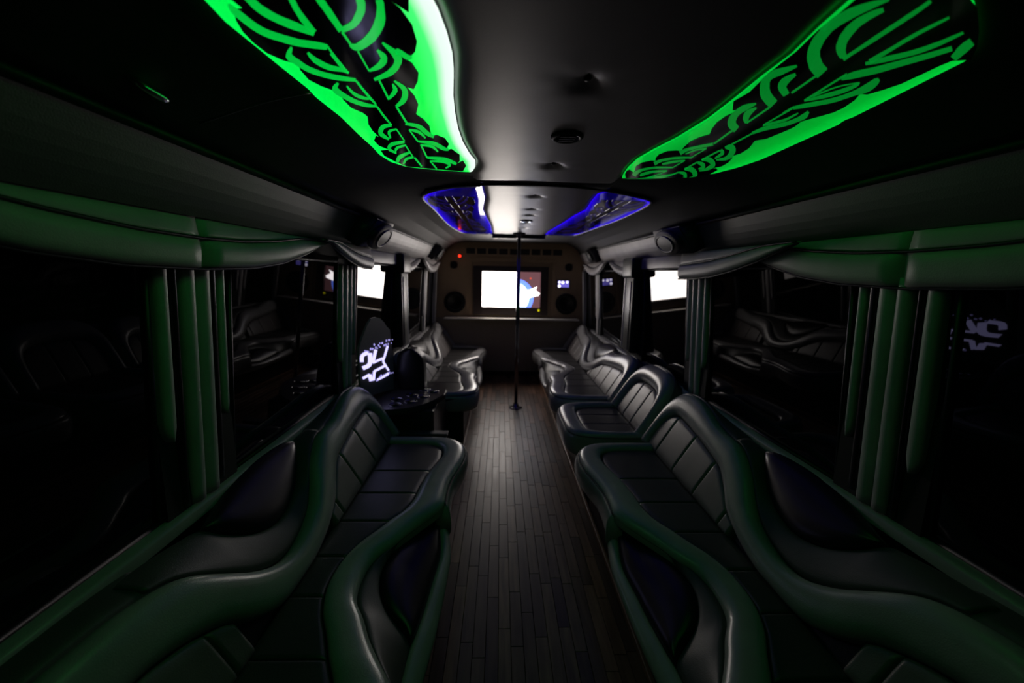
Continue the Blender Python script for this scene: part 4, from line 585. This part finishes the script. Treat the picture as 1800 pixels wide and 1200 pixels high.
# ================================================================== backlit ceiling panels
def light_panel(label, sd, outer, inner, y0, y1, mat, xf, group, ribmat, curl=0.0, z=1.988, black=PANEL_BLACK, ribs=RIBS):
    s = thing('ceiling_light', label, 'light panel', group, loc=((lin(outer, y0+.3)+lin(inner, y0+.3))/2, (y0+y1)/2, z))
    ny, nx = 70, 24
    verts = []; uvs = []; faces = []
    for lay in (0.0, 0.006):
        for i in range(ny+1):
            y = y0+(y1-y0)*i/ny
            a, b = lin(outer, y), lin(inner, y)
            for j in range(nx+1):
                verts.append((a+(b-a)*j/nx, y, z+lay+curl*max(0.0, (j/nx-.6)/.4)**2))
                uvs.append((j/nx, i/ny))
    n1 = (ny+1)*(nx+1)
    for lay in (0, n1):
        for i in range(ny):
            for j in range(nx):
                a = lay+i*(nx+1)+j
                faces.append((a, a+1, a+nx+2, a+nx+1) if lay else (a, a+nx+1, a+nx+2, a+1))
    link_mesh('panel', verts, faces, mat, s, smooth=False, recalc=False, uvs=uvs)
    # black vinyl artwork with lit stripes
    ov = poly_prism('black_artwork', [(*xf(x, y), z-.0012) for x, y in black], (0, 0, 0.0009), M['overlay'], s)
    for A, B in ribs:
        P = [xf(*p) for p in A]; Q = [xf(*p) for p in B]
        vs_ = [(*p, z-.0022) for p in P] + [(*p, z-.0022) for p in Q] + [(*p, z-.0012) for p in P] + [(*p, z-.0012) for p in Q]
        n = len(P)
        fs = []
        for i in range(n-1):
            fs.append((i, i+1, n+i+1, n+i)); fs.append((2*n+i, i, i+1, 2*n+i+1)[::-1]); fs.append((n+i, 3*n+i, 3*n+i+1, n+i+1)[::-1])
        link_mesh('lit_stripe', vs_, fs, ribmat, ov, smooth=False)
    return s
g_left = lit_panel('green_panel_left', [(0, (0, .72, .06)), (.22, (0, .66, .05)), (.5, (0, .55, .04)), (.78, (0, .72, .055)), (.89, (.05, .85, .15)), (.95, (.62, .85, .68)), (1, (.70, .85, .75))], GREEN*1.15)
g_right = lit_panel('green_panel_right', [(0, (0, .80, .05)), (.15, (0, .52, .03)), (.4, (0, .32, .02)), (.75, (0, .32, .02)), (1, (0, .6, .04))], GREEN*.66)
g_stripe = glow('green_stripe', (0, .44, .035), GREEN)
g_stripe2 = glow('green_stripe_dim', (0, .24, .02), GREEN*.66)
b_panel = lit_panel('blue_panel', [(0, (.03, 0, 1)), (.08, (.012, 0, .6)), (.2, (.002, 0, .10)), (.7, (.001, 0, .05)), (.9, (.006, 0, .3)), (1, (.02, .0, .9))], BLUE, .05)
b_stripe = glow('blue_stripe', (.003, 0, .07), BLUE)
GG = 'backlit tribal ceiling panels'
def gr_xf(x, y):
    return (min(max(x, lin(GR_IN, y)-.001), lin(GR_OUT, y)+(.004 if y < .88 else -.001)), max(.658, y))
light_panel('green backlit ceiling panel with black tribal artwork on the left', -1, G_OUT, G_IN, .70, 1.913, g_left, lambda x, y: (x, max(y, .705)), GG, g_stripe)
light_panel('green backlit ceiling panel with black tribal artwork on the right', 1, GR_OUT, GR_IN, .66, 1.955, g_right, gr_xf, GG, g_stripe2, black=[(.45, .658), (.347, .658)] + [p for p in PANEL_BLACK_R if p[1] >= .75 and not (p[0] > .6 and p[1] < .86)] + [(.75, .872), (.72, .83), (.66, .78), (.58, .72)], ribs=RIBS_R)
byf = lambda y: 2.5+(max(y, .74)-.75)/1.16*2.1
light_panel('blue lit glossy ceiling panel on the left of the tufted strip', -1, BL_OUT, BL_IN, 2.2, 4.8, b_panel, lambda x, y: (x*.92-.03, byf(y)), GG, b_stripe, .0045)
light_panel('blue lit glossy ceiling panel on the right of the tufted strip', 1, BR_OUT, BR_IN, 2.25, 4.76, b_panel, lambda x, y: (.05-x*.95, byf(y)), GG, b_stripe)

# ================================================================== valances over the windows
def valance(label, xw, sgn, ys, top, crease, bot, cuts, group='scalloped leather valances'):
    s = thing('valance', label, 'valance', group, loc=(xw, (ys[0]+ys[-1])/2, 1.55))
    bnds = [ys[0]] + list(cuts) + [ys[-1]]
    for a, b in zip(bnds, bnds[1:]):
        tt = frange(a, b, max(10, int((b-a)*30)))
        strip('upper_band', [(xw+sgn*.012, y, top) for y in tt], [(xw+sgn*.004, y, min(top-.002, lin(crease, y))) for y in tt], .008, (-sgn, 0, -.1), M['valance'], s, Mx=6, k=5, skirt=.012, endround=.012, resample=False)
        strip('lower_lip', [(xw, y, min(top-.004, lin(crease, y)-.004)) for y in tt], [(xw+sgn*.006, y, min(top-.008, lin(bot, y))) for y in tt], .026, (-sgn, 0, -.25), M['valance'], s, Mx=10, k=3, skirt=.012, endround=.014, resample=False)
    tt = frange(ys[0], ys[-1], 60)
    tube('piping', [(xw-sgn*.008, y, min(top-.004, lin(crease, y)-.002)) for y in tt], .005, M['pipe'], s, n=6)
    tube('piping', [(xw+sgn*.002, y, min(top-.008, lin(bot, y)-.004)) for y in tt], .005, M['pipe'], s, n=6)
    return s
VB = [(-.92, 1.70), (-.80, 1.665), (-.65, 1.615), (-.45, 1.568), (-.25, 1.545), (0, 1.537), (.25, 1.543), (.45, 1.566), (.65, 1.612), (.80, 1.66), (.92, 1.70)]
VC = [(-.92, 1.70), (-.6, 1.69), (-.4, 1.662), (-.2, 1.645), (0, 1.64), (.2, 1.645), (.4, 1.662), (.6, 1.69), (.92, 1.70)]
def sh(tab, y0, k=1.0, dz=0.0): return [(y0+t*k, z+dz) for t, z in tab]
valance('scalloped leather valance over the near left window pillar, lit green', -1.115, -1, frange(.25, 2.26, 3), 1.70, sh(VC, 1.30, 1.07), sh(VB, 1.30, 1.07, .012), [1.31])
valance('scalloped leather valance over the near right window pillar', 1.035, 1, frange(.25, 2.10, 3), 1.70, sh(VC, 1.22), sh(VB, 1.22, 1.0, -.006), [1.24])
S2 = [(1.62, 1.70), (1.75, 1.665), (1.9, 1.625), (2.1, 1.585), (2.3, 1.556), (2.5, 1.543), (2.72, 1.54)]
C2 = [(1.62, 1.70), (1.85, 1.695), (2.1, 1.665), (2.3, 1.645), (2.72, 1.625)]
valance('half scalloped valance beside the left speaker', -1.058, -1, frange(2.08, 2.82, 3), 1.70, [(y*.70+.92, z+.01) for y, z in C2], [(y*.70+.92, z+.025) for y, z in S2], [])
valance('half scalloped valance beside the right speaker', .980, 1, frange(1.64, 2.72, 3), 1.70, C2, S2, [])
for sg, xw, yo, sd in ((-1, -1.13, .1, 'left'), (1, 1.045, 0, 'right')):
    tag(box('header_pad', xw-.012, xw+.022 if sg > 0 else xw+.012, 2.73+yo, 3.62+yo, 1.605, 1.70, M['valance'], None, .012, 3, True), 'plain padded header over the %s middle window' % sd, 'header')
    hb = [(4.06+yo, 1.555), (4.25+yo, 1.558), (4.45+yo, 1.59), (4.62+yo, 1.65), (4.7+yo, 1.69)]
    valance('short half scalloped valance just beyond the %s black post' % sd, xw, sg, frange(4.06+yo, 4.7+yo, 3), 1.70, [(y, min(1.70, z+.075)) for y, z in hb], hb, [])
    valance('small scalloped valance near the television wall on the %s' % sd, xw-sg*.055, sg, frange(4.64+yo, 5.94+yo*.5, 3), 1.70, sh(VC, 5.29+yo*.7, .70), sh(VB, 5.29+yo*.7, .70, .012), [])
    hc = [(5.8, 1.70), (5.95, 1.64), (6.08, 1.60), (6.18, 1.59)]
    valance('quarter scalloped valance in the far %s corner' % sd, xw, sg, frange(5.8, 6.18, 3), 1.70, [(y, min(1.70, z+.06)) for y, z in hc], hc, [])

# ================================================================== padded strips on the window pillars
def pillar(label, mir, x, pads, z1, group='padded window pillars'):
    ym = sum(p[0]+p[1] for p in pads)/2/len(pads)
    s = thing('window_pillar', label, 'pillar', group, loc=mir((x, ym, .77)))
    for a, b, zb, m, H in pads:
        zt = z1
        n = 26
        zz = [zb+(zt-zb)*i/(n-1) for i in range(n)]
        taper = lambda z: 1.0 if zb < .82 else min(1.0, .25+((z-zb)/.05)**.6*.75)
        c = (a+b)/2
        A = [(x+.025-.05*(z-.77), c-(c-a)*taper(z), z) for z in zz]; B = [(x+.025-.05*(z-.77), c+(b-c)*taper(z), z) for z in zz]
        strip('pad_strip' if m == 'roll' else 'dark_strip', A, B, H, (-1, 0, 0), M['pad' if m == 'roll' else m], s, Mx=10, k=2, skirt=.035, resample=False, mir=mir)
    return s
NEAR = [(1.125, 1.172, .965, 'roll', .018), (1.178, 1.20, .79, 'leaf', .012), (1.212, 1.264, .785, 'roll', .022), (1.267, 1.325, .785, 'roll', .022), (1.337, 1.366, .80, 'leaf', .008), (1.374, 1.405, .985, 'roll', .014)]
NEARL = [(1.175, 1.222, 1.03, 'roll', .018), (1.232, 1.258, .79, 'leaf', .012), (1.268, 1.327, .785, 'roll', .022), (1.330, 1.395, .785, 'roll', .022), (1.402, 1.432, .80, 'leaf', .008), (1.436, 1.470, 1.03, 'roll', .014)]
pillar('near right window pillar with four green lit padded strips', ident, 1.07, NEAR, 1.56)
pillar('near left window pillar with four green lit padded strips', mleft, 1.07, NEARL, 1.57)
MID = [(2.46, 2.50, .985, 'roll', .014), (2.52, 2.58, .785, 'roll', .018), (2.60, 2.65, .785, 'roll', .018), (2.685, 2.72, .985, 'roll', .014)]
pillar('middle right window pillar with narrow padded strips', ident, 1.07, MID, 1.56)
pillar('middle left window pillar with narrow padded strips', mleft, 1.07, [(a+.06, b+.06, z, m, h) for a, b, z, m, h in MID], 1.58)
FAR = [(5.20, 5.24, .985, 'roll', .014), (5.26, 5.33, .785, 'roll', .020), (5.36, 5.40, .985, 'roll', .014)]
pillar('far right window pillar near the television wall', ident, 1.07, FAR, 1.60)
pillar('far left window pillar near the television wall', mleft, 1.07, [(a+.08, b+.08, z, m, h) for a, b, z, m, h in FAR], 1.60)
END = [(6.06, 6.12, .785, 'roll', .018)]
pillar('single padded strip in the far right corner', ident, 1.04, END, 1.60)
pillar('single padded strip in the far left corner', mleft, 1.04, END, 1.60)
for mir, yo, sd in ((mleft, .13, 'left'), (ident, 0, 'right')):
    s = thing('black_post', 'thick black padded post with wider cap on the %s wall' % sd, 'post', 'black padded posts', loc=mir((1.04, 3.85+yo, .77)))
    def pb(nm, x0, x1, y0, y1, z0, z1, m, bev):
        bm = bmesh.new(); add_box(bm, x0, x1, y0+yo, y1+yo, z0, z1, bev, 3)
        for v in bm.verts: v.co = mir(v.co)
        return bm_obj(nm, bm, M[m], s, True)
    pb('shaft', .99, 1.10, 3.66, 3.90, .845, 1.56, 'black', .02)
    pb('cap', .955, 1.10, 3.62, 3.93, 1.53, 1.71, 'black', .025)
    strip('pad_strip', [(1.02, 3.935+yo, z) for z in frange(.845, 1.56, 20)], [(1.02, 3.94+.055+yo, z) for z in frange(.845, 1.56, 20)], .02, (-1, 0, 0), M['roll'], s, Mx=8, resample=False, skirt=.05, mir=mir)
    tube('highlight_trim', [mir((.986, 3.72+yo, .87)), mir((.986, 3.72+yo, 1.5))], .004, M['dkchrome'], s, n=6)

# ================================================================== speakers on the soffits
def soffit_speaker(label, pts, y0, y1, p0, p1):
    (xa, za), (xb, zb) = pts
    d = Vector((xb-xa, 0, zb-za)); u = d.normalized(); sg = 1 if xb > 0 else -1
    n = Vector((-sg*abs(u.z), 0, -abs(u.x))); base = Vector((xa, 0, za))
    s = thing('speaker', label, 'speaker', 'wedge speakers on the soffits', loc=(xa, (y0+y1)/2, zb))
    P = lambda t, y, h: base + d*t + n*h + Vector((0, y, 0))
    vv = [P(-.25, y0, p0), P(.8, y0, p0*.85), P(.8, y1, p1), P(-.25, y1, p1), P(0, y0, -.03), P(.8, y0, -.03), P(.8, y1, -.03), P(0, y1, -.03)]
    bm = bmesh.new()
    bv = [bm.verts.new(v) for v in vv]
    for f in ((0, 1, 2, 3), (4, 5, 6, 7), (0, 1, 5, 4), (1, 2, 6, 5), (2, 3, 7, 6), (3, 0, 4, 7)): bm.faces.new([bv[i] for i in f])
    bmesh.ops.bevel(bm, geom=list(bm.edges), offset=.008, segments=2, affect='EDGES')
    bm_obj('housing', bm, M['spk'], s, True)
    c = (vv[0]+vv[1]+vv[2]+vv[3])/4
    ax = ((vv[1]+vv[2])-(vv[0]+vv[3]))/2; ay = ((vv[3]+vv[2])-(vv[0]+vv[1]))/2
    nn = ax.cross(ay).normalized()
    if nn.dot(n) < 0: nn = -nn
    def ring(rad, h): return [c + ax*.46*rad*math.cos(g) + ay*.42*rad*math.sin(g) + nn*h for g in [2*math.pi*j/28 for j in range(28)]]
    def rings(nm, spec, m):
        verts = []; faces = []
        for r_, h in spec: verts += ring(r_, h)
        for i in range(len(spec)-1):
            for j in range(28): faces.append((i*28+j, i*28+(j+1) % 28, (i+1)*28+(j+1) % 28, (i+1)*28+j))
        if nm == 'grille': faces.append(tuple((len(spec)-1)*28+j for j in range(28)))
        return link_mesh(nm, verts, faces, M[m], s)
    rings('grille', [(1.0, 0), (1.0, .02), (.93, .032), (.6, .04), (.05, .043)], 'mesh')
    rings('cone_ring', [(.72, .038), (.70, .046), (.62, .046), (.60, .040)], 'spk')
    return s
soffit_speaker('oval grille wedge speaker on the left soffit', SOF_L, 2.42, 2.98, .11, .05)
soffit_speaker('oval grille wedge speaker on the right soffit', SOF_R, 2.50, 3.08, .11, .05)
soffit_speaker('small far speaker on the left soffit by the television wall', SOF_L, 5.1, 5.5, .085, .04)
soffit_speaker('small far speaker on the right soffit by the television wall', SOF_R, 5.1, 5.5, .085, .04)

# ================================================================== far wall fittings
tv = thing('television', 'television showing a bright white picture on the far wall', 'television', loc=(-.04, 6.17, .95))
bm = bmesh.new()
for a in ((-.60, -.47, .93, 1.655), (.40, .515, .93, 1.655), (-.47, .40, .93, 1.045), (-.47, .40, 1.575, 1.655)):
    add_box(bm, a[0], a[1], 6.135, 6.197, a[2], a[3], .004)
bm_obj('surround', bm, M['tvframe'], tv)
def flat(nm, pts, y, m, parent): return poly_prism(nm, [(x, y, z) for x, z in pts], (0, .004, 0), m, parent)
flat('screen', [(-.47, 1.045), (.40, 1.045), (.40, 1.575), (-.47, 1.575)], 6.178, glow('screen_dark', (.17, .075, .085), 1.0), tv)
flat('white_picture', [(-.466, 1.05), (.085, 1.05), (.085, 1.572), (-.466, 1.572)], 6.172, glow('screen_white', (1.0, .91, .85), TV_WHITE), tv)
def disc(cx, cz, r, xmin, zmin, n=40):
    P = []
    for j in range(n+1):
        g = -math.pi/2 + math.pi*j/n
        P.append((max(xmin, cx+r*math.cos(g)), max(zmin, cz+r*math.sin(g))))
    return [(xmin, zmin)] + [p for i, p in enumerate(P) if i == 0 or p != P[i-1]] + ([(xmin, cz+r)] if cx < xmin else [])
def half_disc(cx, cz, r, xmin, zmin):
    P = []
    for j in range(49):
        g = -math.pi/2+math.pi*j/48
        x, z = cx+r*math.cos(g), cz+r*math.sin(g)
        if x >= xmin and z >= zmin: P.append((x, z))
    return [(xmin, zmin), (P[0][0], zmin)] + P + [(xmin, P[-1][1])]
flat('globe_edge', half_disc(.03, 1.20, .275, .086, 1.05), 6.1725, glow('screen_blue', (.12, .22, 1.0), 2.2), tv)
flat('globe', half_disc(.0, 1.19, .235, .086, 1.052), 6.1685, glow('screen_globe', (.62, .85, 1.0), 3.2), tv)
ar = [(912, 519), (925, 510), (933, 509), (945, 504), (942, 510), (950, 515), (948, 519), (936, 522), (925, 526), (915, 532)]
flat('arrow_shape', [(-.469+(a-848)*.00845, 1.05+(540-b)*.0086) for a, b in ar], 6.1645, glow('screen_arrow', (1, .93, .95), 6.0), tv)
flat('red_mark', [(.235, 1.475), (.262, 1.47), (.268, 1.492), (.24, 1.496)], 6.1725, glow('screen_red', (1, .12, .06), .9), tv)
lathe('indicator', [(.001, 0), (.016, 0), (.017, .004), (.013, .008), (.001, .009)][::-1], glow('yellow_led', (.7, .62, .0), 1.0), tv, n=14, mx=Matrix.Translation((.38, 6.133, 1.01)) @ Matrix.Rotation(math.pi/2, 4, 'X'))
RX90 = Matrix.Rotation(math.pi/2, 4, 'X')
def wall_speaker(label, x, z, r):
    s = thing('wall_speaker', label, 'speaker', 'woofers on the far wall', loc=(x, 6.17, z-r))
    lathe('basket', [(r*1.0, 0), (r*1.0, .03), (r*.92, .045), (r*.85, .04), (r*.84, 0)], M['mesh'], s, n=32, mx=Matrix.Translation((x, 6.2, z)) @ RX90)
    lathe('cone', [(r*.85, .035), (r*.72, .042), (r*.6, .03), (r*.3, .012), (r*.28, .022), (.001, .032)], M['mesh'], s, n=32, mx=Matrix.Translation((x, 6.2, z)) @ RX90)
    for k in range(4):
        g = math.pi/4+k*math.pi/2
        lathe('screw', [(.010, 0), (.010, .05), (.001, .053)], M['spk'], s, n=8, mx=Matrix.Translation((x+r*.96*math.cos(g), 6.2, z+r*.96*math.sin(g))) @ RX90)
    return s
wall_speaker('large black woofer left of the television', -.88, 1.11, .16)
wall_speaker('large black woofer right of the television', .80, 1.11, .16)
wall_speaker('small black tweeter high on the left of the television wall', -.89, 1.66, .055)
wall_speaker('small black tweeter high on the right of the television wall', .82, 1.655, .055)
cp = thing('control_panel', 'small lit blue control panel right of the television', 'control panel', loc=(.745, 6.18, 1.35))
box('housing', .645, .845, 6.175, 6.199, 1.345, 1.47, M['spk'], cp, .006)
dsp = flat('display', [(.665, 1.36), (.83, 1.36), (.83, 1.455), (.665, 1.455)], 6.170, glow('display_blue', (.22, .18, .85), .8), cp)
for x, z, r in ((.685, 1.435, .018), (.735, 1.43, .022), (.80, 1.437, .018), (.685, 1.378, .022)):
    lathe('button', [(r, 0), (r, .004), (.001, .006)], glow('button_white', (.85, .8, 1.0), 2.2), dsp, n=14, mx=Matrix.Translation((x, 6.169, z)) @ RX90)
rl = thing('indicator_lamp', 'small red lamp high on the far wall', 'lamp', loc=(-.805, 6.19, 1.77))
lathe('bezel', [(.030, 0), (.030, .008), (.024, .012)], M['spk'], rl, n=16, mx=Matrix.Translation((-.805, 6.2, 1.79)) @ RX90)
lathe('lens', [(.022, .010), (.020, .018), (.001, .022)], glow('red_led', (1, .03, .01), 2.5), rl, n=16, mx=Matrix.Translation((-.805, 6.2, 1.79)) @ RX90)
av = thing('air_vent', 'long slotted air vent across the top of the far wall', 'vent', loc=(0, 6.18, 1.80))
box('frame', -.74, .74, 6.165, 6.199, 1.80, 1.925, M['tan'], av, .006)
for k in range(9):
    x = -.64+k*.16
    box('slot', x-.065, x+.065, 6.150, 6.168, 1.825, 1.905, M['mesh'], av, .004)

# ================================================================== pole
pl = thing('dance_pole', 'chrome floor to ceiling pole in the middle of the aisle', 'pole', loc=(0, 4.6, 0))
lathe('shaft', [(.0215, .0), (.0215, 1.985)], M['dkchrome'], pl, n=20, mx=Matrix.Translation((0, 4.6, 0)))
lathe('floor_flange', [(.001, .0), (.075, .0), (.075, .006), (.06, .012), (.034, .018), (.03, .05), (.022, .055)], M['dkchrome'], pl, n=28, mx=Matrix.Translation((0, 4.6, 0)))
lathe('ceiling_flange', [(.022, 1.93), (.030, 1.935), (.034, 1.965), (.07, 1.975), (.07, 1.985)], M['dkchrome'], pl, n=28, mx=Matrix.Translation((0, 4.6, 0)))
tr = thing('ceiling_tray', 'black shallow tray on the ceiling behind the pole', 'tray', loc=(0, 4.88, 1.95))
box('body', -.30, .31, 4.815, 4.93, 1.945, 1.998, M['black'], tr, .012)
box('lip', -.31, .32, 4.808, 4.94, 1.985, 1.999, M['spk'], tr, .004)

# ================================================================== ceiling fittings
rv = thing('ceiling_vent', 'round dark vent in the near tufted ceiling strip', 'vent', loc=(.007, 1.395, 1.97))
T = Matrix.Translation((.007, 1.395, 1.987)) @ Matrix.Diagonal((1, 1, -1, 1))
lathe('ring', [(.052, -.004), (.052, .006), (.046, .011), (.038, .008), (.036, 0)], M['mesh'], rv, n=30, mx=T)
lathe('hub', [(.036, 0), (.03, .003), (.012, .004), (.010, .009), (.001, .010)], M['mesh'], rv, n=24, mx=T)
for k in range(3): 
    box('louvre', -.025+.007, .025+.007, 1.395-.02+k*.02-.002, 1.395-.02+k*.02+.002, 1.976, 1.984, M['spk'], rv)
dl = thing('downlight', 'small chrome ceiling fitting between the blue panels', 'light', loc=(.009, 3.53, 1.97))
T = Matrix.Translation((.009, 3.53, 1.987)) @ Matrix.Diagonal((1, 1, -1, 1))
lathe('bezel', [(.055, -.004), (.055, .005), (.045, .012), (.034, .008)], M['chrome'], dl, n=28, mx=T)
lathe('lens', [(.034, .006), (.02, .010), (.001, .011)], M['mesh'], dl, n=20, mx=T)
sl = thing('spot_fitting', 'small chrome rimmed fitting in the dark ceiling at upper left', 'light', loc=(-.94, .93, 1.89))
T = Matrix.Translation((-.925, .93, 1.913)) @ Matrix.Rotation(math.radians(36), 4, 'Y') @ Matrix.Diagonal((1, 1, -1, 1))
lathe('bezel', [(.040, -.004), (.040, .005), (.034, .010), (.026, .006)], M['chrome'], sl, n=28, mx=T)
lathe('lens', [(.026, .004), (.014, .007), (.001, .008)], M['mesh'], sl, n=20, mx=T)

# ================================================================== bar counter on the left
bar = thing('bar_counter', 'dark bar counter with cup holes and lit acrylic panel on the left', 'bar', loc=(-.9, 3.1, 0))
box('cabinet', -1.20, -.66, 2.80, 3.44, 0.0, .575, M['counter'], bar, .01)
box('cabinet_door', -1.02, -.70, 2.785, 2.80, .10, .52, M['counter'], bar, .004)
tube('door_handle', [(-.78, 2.788, .44), (-.78, 2.765, .435), (-.78, 2.765, .36), (-.78, 2.788, .355)], .006, M['dkchrome'], bpy.data.objects['cabinet_door'], N=14)
ctp = [(-1.20, 2.70), (-1.02, 2.69), (-.90, 2.70), (-.82, 2.73), (-.74, 2.80), (-.67, 2.92), (-.615, 3.08), (-.62, 3.22), (-.67, 3.36), (-.74, 3.46), (-1.20, 3.46)]
poly_prism('countertop', [(x, y, .578) for x, y in ctp], (0, 0, .042), M['counter'], bar, .006)
for cx, cy in ((-.93, 2.80), (-.84, 2.88), (-.95, 2.92), (-.77, 3.0), (-.86, 3.04), (-.72, 3.14), (-.80, 3.2)):
    cr_ = lathe('cup_ring', [(.036, .615), (.042, .6235), (.047, .624), (.049, .6205)], M['dkchrome'], bar, n=22, mx=Matrix.Translation((cx, cy, 0)))
    lathe('cup_well', [(.037, .6215), (.02, .6208), (.001, .6206)], M['pipe'], cr_, n=20, mx=Matrix.Translation((cx, cy, 0)))
# padded black bolster on the counter
strip('bolster', [(-1.02, 3.24, .62), (-1.02, 3.24, .85), (-.99, 3.24, .915), (-.92, 3.24, .945)], [(-.80, 3.24, .62), (-.805, 3.24, .80), (-.82, 3.24, .88), (-.88, 3.24, .94)], .05, (0, -1, 0), M['black'], bar, N=24, Mx=12, k=2.5, skirt=.10)
def bp_(x, z, off=0.0):
    # the acrylic panel stands almost along the side wall, turned a little to the camera
    d = Vector((x+.2, 2.955, z-1.55)); a = Vector((-1.139, 2.72, 0)); e = Vector((.103, .48, 0)).normalized(); n = Vector((e.y, -e.x, 0))
    t = (a-CAM).dot(n)/d.dot(n)
    v = CAM+d*t
    return Vector((v.x, v.y, max(v.z, .622))) + n*off
pn = poly_prism('acrylic_panel', [bp_(x, z) for x, z in ((-1.22, .615), (-.975, .615), (-.972, .95), (-.985, 1.06), (-.992, 1.135), (-1.012, 1.155), (-1.03, 1.185), (-1.055, 1.212), (-1.09, 1.222), (-1.12, 1.213), (-1.15, 1.17), (-1.175, 1.11), (-1.20, 1.05), (-1.22, .99))], (-.016, .004, 0), M['acryl'], bar, .002)
etch = glow('etched_white_light', (.55, .52, 1.0), 1.6)
etch2 = glow('etched_sparkle', (.42, .38, .95), .9)
def etched(pts, w_):
    P = cr([(-1.506+a*.00082, 0, 1.379-b*.000848) for a, b in pts], 3*len(pts) if len(pts) > 2 else 2)
    vs_ = []; fs = []
    for i, p in enumerate(P):
        d = (P[min(i+1, len(P)-1)]-P[max(i-1, 0)]).normalized(); n_ = Vector((-d.z, 0, d.x))*w_*.00041
        for yo in (.004, .001): vs_ += [bp_((p+n_).x, (p+n_).z, yo), bp_((p-n_).x, (p-n_).z, yo)]
    for i in range(len(P)-1):
        a = i*4; b = a+4
        fs += [(a, a+1, b+1, b), (a+2, b+2, b+3, a+3), (a, b, b+2, a+2), (a+1, a+3, b+3, b+1)]
    link_mesh('etched_stroke', vs_, fs, etch, pn, smooth=False)
for pts, w_ in (([(368, 575), (375, 520), (425, 492)], 30), ([(442, 495), (437, 592), (375, 630)], 34), ([(495, 465), (465, 580)], 24), ([(465, 580), (555, 540)], 18), ([(600, 430), (570, 525), (556, 565), (577, 602)], 15),
                ([(577, 602), (475, 655)], 18), ([(475, 655), (465, 735)], 20), ([(577, 604), (602, 646)], 14), ([(372, 720), (432, 685)], 20), ([(432, 685), (445, 742)], 32), ([(500, 730), (560, 700), (600, 670)], 16)):
    etched(pts, w_)
sp = random.Random(3)
def sparkle(a, b, r):
    lathe('etched_dot', [(r, 0), (r, .003), (.0005, .004)], etch2, pn, n=8, mx=Matrix.Translation(bp_(-1.506+a*.00082, 1.379-b*.000848)) @ Matrix.Rotation(math.radians(78), 4, 'Z') @ RX90)
for i in range(24):
    t = i/23; sparkle(405+235*t+sp.uniform(-8, 8), 475-95*t+sp.uniform(-22, 22), sp.uniform(.004, .009))
for i in range(16):
    t = i/15; sparkle(500+140*t+sp.uniform(-8, 8), 725-65*t+sp.uniform(-20, 20), sp.uniform(.004, .009))
sb = box('step_box', -1.0, -.56, 2.695, 2.755, 0.0, .43, M['band'], bar, .008)
box('lid', -1.005, -.55, 2.692, 2.76, .43, .45, M['band'], sb, .005)
